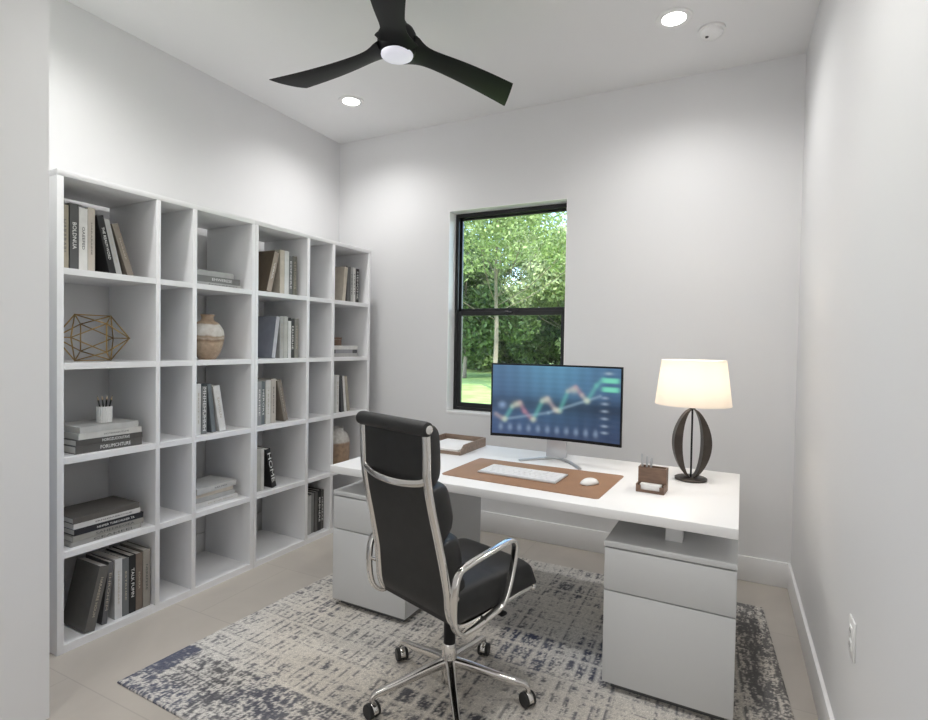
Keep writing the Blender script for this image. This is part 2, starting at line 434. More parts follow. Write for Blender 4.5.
# third column, top stack
book(.695, .07, z0, .022, .315, .21, lgr, 'light grey flat book at the bottom of the topmost stack of three', flat=True, text='MAEREEO', ink='d', ts=.008)
book(.70, .07, z0 + .0225, .036, .295, .20, mgr, 'dark grey flat book in the middle of the topmost stack of three', flat=True, text='EHWERESE', tw=.45)
book(.705, .075, z0 + .059, .030, .25, .19, lgr, 'grey flat book on top of the topmost stack of three', flat=True)
# third column, third row
book(.694, .05, z2, .031, .285, .20, wht, 'white upright book at the left end under the vase cell', text='EEOTTE', ink='t', ts=.009)
book(.729, .05, z2, .033, .270, .20, mgr, 'grey patterned upright book between white and slate books under the vase cell', text='MHHEHUHHH', tw=.9, ts=.026)
book(.795, .05, z2, .026, .280, .20, slt, 'slate book leaning left behind the leaning white book under the vase cell', lean=6.5)
book(.842, .045, z2, .044, .268, .20, wht, 'thick white book leaning left, last on the right under the vase cell', lean=10, text='SAVOLN', ink='t', ts=.018, tw=.45)
# third column, fourth row stack
book(.70, .055, z3, .030, .275, .22, wht, 'white flat book at the bottom of the crooked pale stack', flat=True, text='ETAEO', ink='t', ts=.008)
book(.695, .06, z3 + .0305, .026, .262, .21, lgr, 'pale grey flat book second from the bottom of the crooked pale stack', flat=True, rot=-1)
book(.70, .06, z3 + .057, .020, .252, .20, crm, 'thin cream flat book under the top book of the crooked pale stack', flat=True, rot=1)
book(.705, .05, z3 + .0775, .032, .270, .22, (.60, .60, .59), 'marbled pale flat book on top of the crooked pale stack', flat=True, rot=3, text='EAE FEH', ink='d', ts=.01, tw=.3)
# far bookcase, wide column, top row
book(1.214, .05, z0, .038, .275, .21, brn, 'brown book leaning right in the top row of the far bookcase', lean=-14, band=(.02, .98, (.40, .33, .27)), text='VEREA', ink='w', ts=.015, tw=.4)
book(1.287, .05, z0, .037, .288, .20, crm, 'cream upright book touched by the brown leaning book')
book(1.3255, .05, z0, .037, .287, .20, (.78, .78, .77), 'bright white upright book right of the cream book in the far bookcase')
book(1.372, .06, z0, .032, .262, .20, mgr, 'grey upright book with pale lettering right of the bright white book', text='EOMERE', tw=.7)
book(1.409, .06, z0, .034, .265, .20, (.22, .22, .18), 'olive grey upright book, last on the right beside the grey book, top row', text='SEROROS', ink='t', tw=.7)
# second row
book(1.251, .05, z1, .028, .272, .22, blg, 'blue grey book leaning right in the second row of the far bookcase', lean=-8, band=(.01, .99, (.56, .56, .60)))
book(1.290, .05, z1, .033, .274, .20, lgr, 'light grey upright book touched by the blue grey leaning book', text='EREEOH', ink='t', ts=.01)
book(1.325, .05, z1, .033, .275, .20, (.55, .55, .52), 'pale stone upright book left of the black and white book')
book(1.360, .05, z1, .026, .268, .20, blk, 'black upright book with a tall white spine label, second row', band=(0, .92, (.82, .82, .81)))
book(1.388, .055, z1, .032, .262, .20, (.05, .05, .05), 'black upright book with a narrow pale title strip, second row', text='ERHERHE', tw=.6, ts=.02)
book(1.423, .055, z1, .036, .266, .20, (.30, .30, .27), 'olive grey upright book at the right end of the second row group', text='HOEOR', ink='t', ts=.016)
# third row
book(1.112, .05, z2, .034, .275, .20, (.33, .33, .33), 'mid grey upright book at the left end of the third row, far bookcase', text='ERMEE', ink='w', ts=.014)
book(1.149, .055, z2, .028, .272, .20, slt, 'slate upright book with pale lettering, third row of the far bookcase', text='HERORS', tw=.6)
book(1.180, .05, z2, .039, .279, .20, (.70, .68, .64), 'off-white upright book between slate and beige books, third row', text='TEREH', ink='t', ts=.012)
book(1.222, .05, z2, .039, .286, .20, bei, 'beige upright book left of the brown leaning book, third row', text='EREOME', ink='d', ts=.01)
book(1.328, .045, z2, .036, .280, .20, tau, 'taupe brown book leaning left, right end of the third row group', lean=13, text='SOHERA', ink='t', ts=.012)
# fourth row
book(1.113, .05, z3, .031, .268, .20, (.50, .49, .44), 'beige grey upright book alone beside a thin pale book, fourth row')
book(1.146, .05, z3, .024, .266, .20, (.64, .63, .59), 'thin pale upright book between beige grey and black books, fourth row')
book(1.228, .04, z3, .036, .262, .20, blk, 'black book with large white title leaning left, fourth row', lean=12, text='HOME', tw=.75, ts=.036)
# bottom of narrow column
book(1.556, .05, z4, .034, .275, .20, lgr, 'light grey book leaning slightly right in the bottom narrow cell', lean=0)
book(1.592, .055, z4, .030, .285, .20, mgr, 'mid grey upright book second from left in the bottom narrow cell')
book(1.624, .05, z4, .030, .290, .20, (.10, .095, .09), 'charcoal upright book in the middle of the bottom narrow cell')
book(1.656, .05, z4, .032, .292, .20, blk, 'black upright book with white lettering in the bottom narrow cell', text='EREHERE', tw=.6)
book(1.690, .055, z4, .031, .285, .20, (.09, .085, .08), 'dark brown grey upright book at the right end of the bottom narrow cell', text='HERREAE', tw=.6, ts=.014)
# right column of the far bookcase
book(1.925, .05, z0, .036, .262, .21, crm, 'cream book leaning right in the top-right corner cell', lean=-6)
book(1.957, .06, z0, .040, .275, .20, (.12, .12, .12), 'charcoal upright book behind the cream leaning book, top-right cell')
book(2.000, .06, z0, .020, .270, .20, lgr, 'thin grey upright book left of the white book, top-right cell', text='EREHE', ink='d')
book(2.024, .06, z0, .032, .272, .20, wht, 'white upright book left of the black one, top-right cell', text='HERHR', ink='d', ts=.014)
book(2.060, .06, z0, .036, .268, .20, (.04, .04, .04), 'black upright book with pale marks at the right end, top-right cell', text='HEHOHE', tw=.8, ts=.026)
book(1.80, .06, z1, .026, .290, .20, (.50, .49, .48), 'pale grey flat book at the bottom of the small stack by the window wall', flat=True)
book(1.80, .06, z1 + .0265, .028, .285, .20, (.10, .10, .105), 'charcoal flat book in the middle of the small stack by the window wall', flat=True, band=(.12, .8, (.33, .33, .35)))
book(1.80, .06, z1 + .055, .030, .290, .20, wht, 'white flat book on top of the small stack by the window wall', flat=True)
bxr = empty('trinket_box', sh(1.889, .10, z1 + .085), SA); tag(bxr, 'small brown box on the small book stack by the window wall', 'box')
bx('base', (-.05, .02, -.035, .035, 0, .045), M['mocha'], bxr, .002); bx('lid', (-.052, .022, -.037, .037, .046, .062), M['mocha'], bxr, .002)
book(1.802, .05, z2, .033, .285, .20, (.55, .55, .53), 'pale grey upright book at the left end of the third row by the window wall')
book(1.837, .05, z2, .030, .283, .20, wht, 'white upright book beside the pale grey one, third row by the window wall', text='EEROE', ink='t', ts=.01)
book(1.895, .05, z2, .032, .276, .20, (.07, .07, .075), 'charcoal book leaning left, third row by the window wall', lean=5)
book(1.931, .05, z2, .027, .274, .20, wht, 'white book leaning left between charcoal and beige, third row by the window wall', lean=7)
book(1.966, .05, z2, .030, .272, .20, (.42, .38, .31), 'beige book leaning left, last on the right, third row by the window wall', lean=9)
# bottom left cell
book(.158, .012, z4, .044, .292, .20, tgr, 'large taupe book leaning right in the bottom-left cell', lean=-13, text='HARARERE HOUM', ink='t', tw=.6, ts=.016)
book(.222, .03, z4, .024, .290, .20, (.13, .13, .135), 'dark grey book leaning right behind the large taupe book, bottom-left cell', lean=-6.5, text='EHROHEM', ink='t', ts=.015)
book(.257, .03, z4, .035, .292, .20, (.70, .70, .70), 'white upright book in the bottom-left cell', text='HERAREARE', ink='t', tw=.55, ts=.010)
book(.2935, .03, z4, .030, .284, .20, (.16, .17, .175), 'slate grey upright book between white and black ones, bottom-left cell', text='ESTRHEE', ink='t', tw=.5, ts=.011)
book(.325, .03, z4, .032, .288, .20, blk, 'black upright book with white lettering in the bottom-left cell', text='TALK FUMN', tw=.5, ts=.020)
book(.3585, .032, z4, .033, .286, .20, (.19, .15, .12), 'brown upright book second from right in the bottom-left cell', text='SOHERA', ink='t', tw=.3, ts=.012)
book(.3935, .03, z4, .036, .292, .20, (.34, .32, .285), 'grey beige upright book at the right end of the bottom-left cell', text='NEREFERE', ink='d', tw=.45, ts=.014)
# fourth row stack, near bookcase
zz = z3
for (t, h, col, lab, tx, ink, tsz, dv, dw) in [
    (.022, .315, (.42, .41, .385), 'pale grey flat book at the bottom of the stack of five', 'CEAHEEI', 'd', .014, .070, .035),
    (.027, .320, (.34, .33, .30), 'stone grey flat book second from the bottom of the stack of five', 'SAHEEREOEA', 'd', .016, .075, .03),
    (.028, .312, (.022, .022, .028), 'black flat book in the middle of the stack of five', 'NIHMER TURECHUHER TA', 'w', .014, .082, .03),
    (.024, .300, wht, 'white flat book second from the top of the stack of five', 'ERMEERAERCHUE', 'd', .009, .082, .035),
    (.027, .296, (.125, .115, .105), 'brown grey flat book on top of the stack of five', None, 'w', None, .080, .035)]:
    book(dv, dw, zz, t, h, .225, col, lab, flat=True, text=tx, ink=ink, ts=tsz, tw=.55); zz += t + .0004
zz = z2
for (t, h, col, lab, tx, ink, tsz, dv, dw, tww) in [
    (.035, .300, (.10, .095, .09), 'dark grey flat book at the bottom of the stack under the pencil cup', 'FORUMCHTURE', 'w', .024, .092, .04, .46),
    (.028, .300, (.085, .08, .075), 'charcoal flat book second from the bottom of the stack under the pencil cup', 'HOROZUCIOUTAVE', 'w', .019, .094, .04, .42),
    (.028, .285, (.66, .65, .62), 'white flat book second from the top of the stack under the pencil cup', 'HOTEERAEUTUHE', 'd', .010, .105, .04, .4),
    (.028, .265, (.56, .56, .545), 'pale grey flat book on top of the stack under the pencil cup', None, 'd', None, .112, .045, .4)]:
    book(dv, dw, zz, t, h, .225, col, lab, flat=True, text=tx, ink=ink, ts=tsz, tw=tww); zz += t + .0004
cupz = zz
cup = empty('pencil_cup', sh(.262, .13, cupz), 0); tag(cup, 'white ribbed cup on the book stack holding black pencils', 'cup')
bm = bmesh.new(); seg = 60
prof = [(.026, 0), (.031, .001), (.032, .078), (.0285, .078), (.0285, .006), (.001, .006)]
rings = []
for k, (r_, z_) in enumerate(prof):
    ring = []
    for i in range(seg):
        a = 2 * PI * i / seg; rr = r_ + (.0016 * math.cos(20 * a) if k in (1, 2) else 0)
        ring.append(bm.verts.new((rr * math.cos(a), rr * math.sin(a), z_)))
    rings.append(ring)
for a, b in zip(rings, rings[1:]):
    for i in range(seg): j = (i + 1) % seg; bm.faces.new((a[i], a[j], b[j], b[i]))
bm.faces.new(rings[0][::-1]); bm.faces.new(rings[-1]); fixn(bm); link('cup_body', bm, M['plastic_white'], cup, True, 40)
def pencil(loc, tilt, az, label):
    p = empty('pencil', loc); tag(p, label, 'pencil', 'black pencils in the ribbed cup')
    bm = bmesh.new(); lathe(bm, [(.0038, 0), (.0038, .104)], 6); fixn(bm); link('shaft', bm, M['black'], p)
    bm = bmesh.new(); lathe(bm, [(.0037, .1041), (.0012, .122)], 12); fixn(bm); link('sharpened_wood', bm, M['wood'], p)
    bm = bmesh.new(); lathe(bm, [(.0012, .1221), (.0003, .127)], 8); fixn(bm); link('tip', bm, M['black'], p)
    d = Vector((math.sin(tilt) * math.cos(az), math.sin(tilt) * math.sin(az), math.cos(tilt)))
    p.rotation_euler = d.to_track_quat('Z', 'Y').to_euler()
for (dx, dy, ti, az, lab) in ((.000, -.008, 10, -105, 'black pencil leaning left in the ribbed cup'), (.006, .000, 6, -125, 'black pencil second from left in the ribbed cup'),
                            (-.006, .004, 5, 50, 'black pencil third from left in the ribbed cup'), (.002, .008, 11, 65, 'black pencil leaning right in the ribbed cup')):
    pencil(sh(.262, .13, cupz + .007) + Vector((dx, dy, 0)), R(ti), R(az), lab)

# polyhedron ornament
ph = (1 + 5 ** .5) / 2
vs = []
for a in (1, -1):
    for b in (ph, -ph):
        vs += [Vector((0, a, b)), Vector((a, b, 0)), Vector((b, 0, a))]
sc_ = Vector((.085, .093, .0675)); vs = [Vector((v.x * .078, v.y * .0785, v.z * .0675)) for v in vs]
raw = []
for a in (1, -1):
    for b in (ph, -ph): raw += [Vector((0, a, b)), Vector((a, b, 0)), Vector((b, 0, a))]
bm = bmesh.new()
for i in range(12):
    for j in range(i + 1, 12):
        if abs((raw[i] - raw[j]).length - 2) < .01:
            path = [vs[i], vs[j]]
            sweep(bm, path, .0028, .0028, seg=8)
for v in vs: 
    mt = Matrix.Translation(v); bmesh.ops.create_icosphere(bm, subdivisions=1, radius=.0042, matrix=mt)
fixn(bm)
zmin = min(v.co.z for v in bm.verts)
o = link('wire_polyhedron', bm, M['gold'], None, True); o.location = sh(.232, .17, z1 - zmin + .0003); o.rotation_euler = (0, 0, SA + R(-3))
tag(o, 'open brass wire polyhedron ornament in the left cell below the top row', 'ornament')

# vases
def vase_mat(name, stops, zs):
    m = bpy.data.materials.new(name); m.use_nodes = True; n = m.node_tree.nodes; l = m.node_tree.links; b = n['Principled BSDF']
    tc = n.new('ShaderNodeTexCoord'); sp = n.new('ShaderNodeSeparateXYZ'); l.new(tc.outputs['Object'], sp.inputs[0])
    no = n.new('ShaderNodeTexNoise'); no.inputs['Scale'].default_value = 9; no.inputs['Detail'].default_value = 6; l.new(tc.outputs['Object'], no.inputs['Vector'])
    ad = n.new('ShaderNodeMath'); ad.operation = 'MULTIPLY_ADD'; l.new(no.outputs[0], ad.inputs[0]); ad.inputs[1].default_value = .05; l.new(sp.outputs[2], ad.inputs[2])
    mr = n.new('ShaderNodeMapRange'); mr.inputs[1].default_value = .025; mr.inputs[2].default_value = zs + .025; l.new(ad.outputs[0], mr.inputs[0])
    cr = n.new('ShaderNodeValToRGB'); el = cr.color_ramp.elements
    el[0].position = stops[0][0]; el[0].color = stops[0][1] + (1,); el[1].position = stops[-1][0]; el[1].color = stops[-1][1] + (1,)
    for p, c in stops[1:-1]: e = el.new(p); e.color = c + (1,)
    l.new(mr.outputs[0], cr.inputs[0])
    n2 = n.new('ShaderNodeTexNoise'); n2.inputs['Scale'].default_value = 40; n2.inputs['Detail'].default_value = 4; l.new(tc.outputs['Object'], n2.inputs['Vector'])
    mx = n.new('ShaderNodeMix'); mx.data_type = 'RGBA'; mx.blend_type = 'OVERLAY'; mx.inputs[0].default_value = .5
    l.new(cr.outputs[0], mx.inputs[6]); l.new(n2.outputs[0], mx.inputs[7]); l.new(mx.outputs[2], b.inputs['Base Color']); b.inputs['Roughness'].default_value = .5
    return m
tanc = (.40, .29, .20); whc = (.66, .62, .57); brc = (.36, .25, .17)
vm = vase_mat('marbled_ceramic', [(0, brc), (.36, (.46, .34, .24)), (.42, (.26, .17, .11)), (.46, (.50, .40, .31)), (.50, (.36, .26, .18)), (.54, whc), (.76, whc), (.79, tanc), (1, (.38, .27, .19))], .26)
bm = bmesh.new(); pr = smooth_path([(.040, 0, 0), (.047, 0, .002), (.070, 0, .045), (.088, 0, .110), (.086, 0, .165), (.062, 0, .207), (.036, 0, .225), (.033, 0, .245), (.039, 0, .256), (.036, 0, .258), (.028, 0, .250), (.028, 0, .22), (.03, 0, .2)], 5)
lathe(bm, [(p.x, p.z) for p in pr], 48); fixn(bm)
o = link('ceramic_vase', bm, vm, None, True, 70); o.location = sh(.818, .125, z1 + .0004); tag(o, 'round narrow-necked vase with brown and white marbling, below the topmost stack', 'vase')
vm2 = vase_mat('two_tone_ceramic', [(0, (.30, .20, .13)), (.60, (.32, .22, .15)), (.66, (.55, .52, .48)), (1, (.60, .58, .55))], .28)
bm = bmesh.new(); pr = smooth_path([(.085, 0, 0), (.093, 0, .003), (.100, 0, .06), (.102, 0, .14), (.098, 0, .20), (.078, 0, .245), (.055, 0, .265), (.052, 0, .280), (.056, 0, .288), (.050, 0, .288), (.046, 0, .275), (.05, 0, .25)], 5)
lathe(bm, [(p.x, p.z) for p in pr], 48); fixn(bm)
o = link('ceramic_jar', bm, vm2, None, True, 70); o.location = sh(1.945, .14, z3 + .0004); tag(o, 'wide two-tone jar with pale shoulder and brown body, by the desk end', 'jar')

# ---------------------------------------------------------------- rug
def vnoise(rng, X, Y, sx, sy):
    gx = X / sx; gy = Y / sy; x0 = np.floor(gx).astype(int); y0 = np.floor(gy).astype(int); fx = gx - x0; fy = gy - y0
    fx = fx * fx * (3 - 2 * fx); fy = fy * fy * (3 - 2 * fy)
    x0 -= x0.min(); y0 -= y0.min(); G = rng.random((x0.max() + 2, y0.max() + 2))
    return (G[x0, y0] * (1 - fx) + G[x0 + 1, y0] * fx) * (1 - fy) + (G[x0, y0 + 1] * (1 - fx) + G[x0 + 1, y0 + 1] * fx) * fy
rc = np.array([(-2.190, 1.272), (.325, 1.20), (.190, 3.245), (-2.055, 3.245)])   # near-left, near-right, far-right, far-left
NX, NY = 420, 340
U, V = np.meshgrid(np.linspace(0, 1, NX), np.linspace(0, 1, NY), indexing='ij')
WX = (rc[0, 0] * (1 - U) + rc[1, 0] * U) * (1 - V) + (rc[3, 0] * (1 - U) + rc[2, 0] * U) * V
WY = (rc[0, 1] * (1 - U) + rc[1, 1] * U) * (1 - V) + (rc[3, 1] * (1 - U) + rc[2, 1] * U) * V
PX = U * 2.35 - 2.15; PY = V * 2.0 + 1.25      # rug coordinates
rng = np.random.default_rng(4)
def boxm(x0, x1, y0, y1, s=.02):
    f = lambda t: 1 / (1 + np.exp(-np.clip(t / s * 3, -40, 40)))
    return f(PX - x0) * f(x1 - PX) * f(PY - y0) * f(y1 - PY)
big = vnoise(rng, PX, PY, .35, .3); mid = vnoise(rng, PX, PY, .12, .16)
inten = .17 + .24 * (big - .5) + .24 * (mid - .5)
navy = .25 + .5 * (vnoise(rng, PX, PY, .4, .4) - .4)
def zone(mk, i, nv):
    global inten, navy
    inten = inten * (1 - mk) + i * mk; navy = navy * (1 - mk) + nv * mk
zone(boxm(-3, -.55, 0, 1.555, .006), .50 + .2 * (mid - .5), .30)
zone(boxm(-3, -2.055, 0, 1.56, .01), .97, 1.0)
zone(boxm(-3, -1.80, 1.15, 1.35, .02), .62, .9)
zone(boxm(-1.72, -1.46, 1.38, 1.55, .015), .64, .5)
zone(boxm(-1.95, -1.72, 1.42, 1.54, .015), .55, .15)
zone(boxm(-1.42, -1.20, 2.05, 2.25, .02), .34, .2)
zone(boxm(-1.30, -.62, 1.52, 1.80, .03), .50 + .3 * (mid - .5), .25)
zone(boxm(-.98, -.70, 2.12, 2.42, .02), .60, .85)
zone(boxm(-.66, -.40, 2.20, 2.50, .02), .66, .75)
zone(boxm(-.95, -.70, 2.85, 3.05, .03), .60, .35)
zone(boxm(-.62, -.35, 2.62, 2.80, .03), .60, .4)
zone(boxm(-2.10, -1.86, 2.38, 2.62, .02), .55, .9)
zone(boxm(-2.02, -1.80, 1.98, 2.2, .03), .40, .5)
nstripe = vnoise(rng, PX, PY, .03, .35)
zone(boxm(-.05, 1, 1.9, 2.45, .03), .42 + .5 * (nstripe - .4), .12)
zone(boxm(-.05, 1, 2.45, 3.02, .03), .52 + .7 * (nstripe - .45), .08)
zone(boxm(.06, .14, 2.3, 3.2, .015), .86, .15)
zone(boxm(-.1, 1, 3.03, 3.3, .02), .60, .1)
nY = .6 * vnoise(rng, PX, PY, .009, .034) + .4 * vnoise(rng, PX, PY, .0065, .016)
nX = vnoise(rng, PX, PY, .05, .010)
nf = rng.random(PX.shape)
nn = .52 * nY + .23 * nX + .25 * nf
nn = (np.argsort(np.argsort(nn.ravel())).reshape(nn.shape)) / nn.size
ink = 1 / (1 + np.exp(-(inten - nn) / .075)); ink = ink * .84 + .22 * np.clip(mid - .35, 0, 1) * (PX < -.06)
# plaid lines: pale and dark, along both directions
lw = lambda d, w_: np.clip(1 - np.abs(d) / w_, 0, 1) ** .5
brk = vnoise(rng, PX, PY, .3, .3)
for k, x in enumerate([-2.02, -1.93, -1.84, -1.70, -1.62, -1.50, -1.41, -1.30, -1.18, -1.02, -.90, -.80, -.66, -.56, -.46, -.36, -.22, -.10, .02, -1.975, -1.77, -1.56, -1.455, -1.24, -1.10, -.96, -.73, -.61, -.51, -.41, -.29]):
    mk = lw(PX - x - .004 * np.sin(PY * 9 + k), .013) * (PY > 1.57) * (vnoise(rng, PX * 0 + k, PY, 1, .5) > .12) * .95; ink = ink * (1 - mk)
    mk = lw(PX - x - .016, .006) * (PY > 1.57) * (vnoise(rng, PX * 0 + k, PY, 1, .3) > .35) * (nn < .8) * .85; ink = np.maximum(ink, mk)
for k, y in enumerate([1.565, 1.70, 1.80, 1.93, 2.06, 2.14, 2.30, 2.42, 2.56, 2.66, 2.80, 2.92, 3.04, 3.14]):
    mk = lw(PY - y - .004 * np.sin(PX * 7 + k), .013) * (vnoise(rng, PX, PY * 0 + k, .6, 1) > .15) * .95 * (PX < -.06); ink = ink * (1 - mk)
    mk = lw(PY - y - .016, .006) * (PX < -.06) * (vnoise(rng, PX, PY * 0 + k, .35, 1) > .45) * (nn < .6) * .6; ink = np.maximum(ink, mk)
for x in (-.03, .035, .085, .15):
    mk = lw(PX - x, .010) * (nn < .8) * (vnoise(rng, PX, PY, .03, .06) > .3) * .95; ink = np.maximum(ink, mk)
navy = np.clip(navy, 0, 1)
warm = np.clip(vnoise(rng, PX, PY, .5, .4) * .9 + boxm(-2.0, -1.0, 1.6, 2.4, .2) * .5 + boxm(-.1, 1, 1, 4, .1) * .4, 0, 1)
cream = np.array([.70, .69, .67]); creamw = np.array([.67, .62, .55]); char = np.array([.095, .092, .092]); nav = np.array([.020, .034, .095])
basec = cream[None, None] * (1 - warm[..., None]) + creamw[None, None] * warm[..., None]
basec = basec * (.86 + .22 * nf[..., None])
darkc = char * (1 - navy[..., None]) + nav * navy[..., None]
colr = basec * (1 - ink[..., None]) + darkc * ink[..., None]
verts = np.zeros((NX * NY, 3)); verts[:, 0] = WX.ravel(); verts[:, 1] = WY.ravel()
edge = np.minimum(np.minimum(U, 1 - U) * 2.35, np.minimum(V, 1 - V) * 2.0)
verts[:, 2] = (.006 + .006 * np.clip(edge / .012, 0, 1) ** .5 + .0008 * (nn - .5)).ravel()
idx = np.arange(NX * NY).reshape(NX, NY)
F = np.stack([idx[:-1, :-1], idx[1:, :-1], idx[1:, 1:], idx[:-1, 1:]], -1).reshape(-1, 4)
# skirt down to the floor
per = np.concatenate([idx[:, 0], idx[-1, 1:], idx[::-1, -1][1:], idx[0, ::-1][1:-1]])
sk = verts[per].copy(); sk[:, 2] = .0005
n0 = len(verts); verts = np.vstack([verts, sk]); npz = len(per)
skf = np.array([[per[i], n0 + i, n0 + (i + 1) % npz, per[(i + 1) % npz]] for i in range(npz)])
me = bpy.data.meshes.new('area_rug')
F2 = np.vstack([F, skf]); me.from_pydata(verts.tolist(), [], F2.tolist())
ca = me.color_attributes.new('pile', 'FLOAT_COLOR', 'POINT')
cc = np.ones((len(verts), 4), np.float32); cc[:n0, :3] = colr.reshape(-1, 3); cc[n0:, :3] = colr.reshape(-1, 3)[per] * .7
ca.data.foreach_set('color', cc.ravel())
rm = bpy.data.materials.new('rug_pile'); rm.use_nodes = True; n = rm.node_tree.nodes; l = rm.node_tree.links; b = n['Principled BSDF']
at = n.new('ShaderNodeAttribute'); at.attribute_name = 'pile'
tc = n.new('ShaderNodeTexCoord'); no = n.new('ShaderNodeTexNoise'); no.inputs['Scale'].default_value = 260; no.inputs['Detail'].default_value = 2; l.new(tc.outputs['Object'], no.inputs['Vector'])
mr = n.new('ShaderNodeMapRange'); mr.inputs[1].default_value = .3; mr.inputs[2].default_value = .7; mr.inputs[3].default_value = .7; mr.inputs[4].default_value = 1.25; l.new(no.outputs[0], mr.inputs[0])
mx = n.new('ShaderNodeMix'); mx.data_type = 'RGBA'; mx.blend_type = 'MULTIPLY'; mx.inputs[0].default_value = 1; l.new(at.outputs[0], mx.inputs[6]); l.new(mr.outputs[0], mx.inputs[7]); l.new(mx.outputs[2], b.inputs['Base Color'])
b.inputs['Roughness'].default_value = .95; b.inputs['Specular IOR Level'].default_value = .1
bp = n.new('ShaderNodeBump'); bp.inputs['Strength'].default_value = .5; bp.inputs['Distance'].default_value = .003; l.new(no.outputs[0], bp.inputs['Height']); l.new(bp.outputs[0], b.inputs['Normal'])
o = linkmesh('area_rug', me, rm, None, True); tag(o, 'distressed plaid rug in cream, grey and navy under the desk', 'rug')
RUGZ = .0125

# ---------------------------------------------------------------- desk
DX, DY, DA = .0426, 2.1122, -0.0184
DZ = .7546; DT = .038; DW = 1.895; DD = .939
desk = empty('desk', (DX, DY, RUGZ), DA); tag(desk, 'white desk with a thick top floating over two grey drawer pedestals', 'desk')
def dk(u, v, z): return Vector((DX + u * math.cos(DA) - v * math.sin(DA), DY + u * math.sin(DA) + v * math.cos(DA), z))
g0 = -RUGZ
bx('tabletop', (-DW, 0, 0, DD, DZ - DT + g0, DZ + g0), M['desk'], desk, .0015)
PZ = .6175
def pedestal(u0, u1, posts):
    p = bx('pedestal', (u0, u1, .0468, .86, .045 + g0, PZ - .024 + g0), M['pedestal'], desk, .0008)
    bx('pedestal_top', (u0, u1, .0268, .86, PZ - .022 + g0, PZ + g0), M['pedestal'], p, .001)
    bx('plinth', (u0 + .03, u1 - .03, .06, .83, g0 + RUGZ + .0003, .046 + g0), M['plastic_grey'], p)
    for (a, b_) in ((.4225, PZ - .0275), (.045, .4175)):
        bx('drawer_front', (u0 + .0015, u1 - .0015, .0268, .0458, a + g0, b_ + g0), M['pedestal'], p, .0008)
    bx('shadow_gap', (u0 + .004, u1 - .004, .040, .047, .05 + g0, PZ - .02 + g0), M['plastic_grey'], p)
    for (a, b_, c, d) in posts:
        bx('support_post', (a, b_, c, d, PZ - .001 + g0, DZ - DT + .001 + g0), M['desk'], p, .001)
pedestal(-.477, 0, [(-.262, -.198, .155, .225), (-.262, -.198, .64, .71)])
pedestal(-1.895, -1.432, [(-1.70, -1.636, .155, .225), (-1.70, -1.636, .64, .71)])

# desk mat
def slab(name, pts, z0_, z1_, rad, material, parent=None, n_=6):
    """rounded-corner quad slab"""
    P_ = [Vector((p[0], p[1])) for p in pts]; out = []
    for i in range(len(P_)):
        p = P_[i]; a = (P_[i - 1] - p).normalized(); b_ = (P_[(i + 1) % len(P_)] - p).normalized()
        for k in range(n_ + 1):
            t = k / n_; q = p + a * rad * (1 - t) ** 2 + b_ * rad * t ** 2
            out.append(q)
    bm = bmesh.new(); lo_ = [bm.verts.new((q.x, q.y, z0_)) for q in out]; hi = [bm.verts.new((q.x, q.y, z1_)) for q in out]
    bm.faces.new(lo_[::-1]); bm.faces.new(hi)
    for i in range(len(out)): j = (i + 1) % len(out); bm.faces.new((lo_[i], lo_[j], hi[j], hi[i]))
    fixn(bm); return link(name, bm, material, parent, False)
mo = dk(-.93, .36, DZ + .0003)
mt = empty('desk_mat', mo, DA)
mt.name = 'desk_mat_base'
bpy.data.objects.remove(mt)
o = slab('desk_mat', [(-.38, -.232), (.400, -.258), (.418, .208), (-.372, .196)], 0, .0035, .022, M['mat']); o.location = dk(-.925, .365, DZ + .0003); o.rotation_euler = (0, 0, DA)
tag(o, 'tan leather desk mat under the keyboard and mouse', 'desk mat')
TZ = DZ + .0042
# keyboard
kb = empty('keyboard', dk(-.955, .335, TZ), DA - .03); tag(kb, 'slim white wireless keyboard on the tan desk mat', 'keyboard')
KW, KD = .41, .185
bm = bmesh.new(); box(bm, -KW / 2, KW / 2, -KD / 2, KD / 2, 0, .008, .003, 2); link('body', bm, M['keybody'], kb, True, 40)
rows = [14, 14, 14, 13, 12, 8]
kk = 0
for r_, cnt in enumerate(rows):
    y = KD / 2 - .010 - (r_ + .5) * (KD - .018) / 6
    wts = [1.0] * cnt
    if cnt == 13: wts[0] = wts[-1] = 1.5
    if cnt == 12: wts[0] = wts[-1] = 2.0
    if cnt == 8: wts = [1, 1, 1, 1.3, 5.5, 1.3, 1.2, 1.2]
    tot = sum(wts); x = -KW / 2 + .008; uu = (KW - .016) / tot
    for wt in wts:
        bm = bmesh.new(); box(bm, x + .0012, x + wt * uu - .0012, y - .0118, y + .0118, .0081, .0108, .0008, 1); link('key', bm, M['keywhite'], kb); x += wt * uu
# mouse
bm = bmesh.new(); bmesh.ops.create_uvsphere(bm, u_segments=28, v_segments=16, radius=1)
for v in bm.verts:
    x, y, z = v.co; v.co = Vector((math.copysign(abs(x) ** .85, x) * .030, y * .050, max(0, z) * .025 + (0 if z > 0 else z * .002) + .0025))
ms = empty('mouse', dk(-.618, .325, TZ), DA + R(-30)); tag(ms, 'white wireless mouse at the right end of the desk mat', 'mouse')
fixn(bm); link('shell', bm, M['plastic_white'], ms, True)
bm = bmesh.new(); box(bm, -.023, .023, -.041, .041, 0, .0025, .0008, 1); link('base', bm, M['silver'], ms, True, 40)
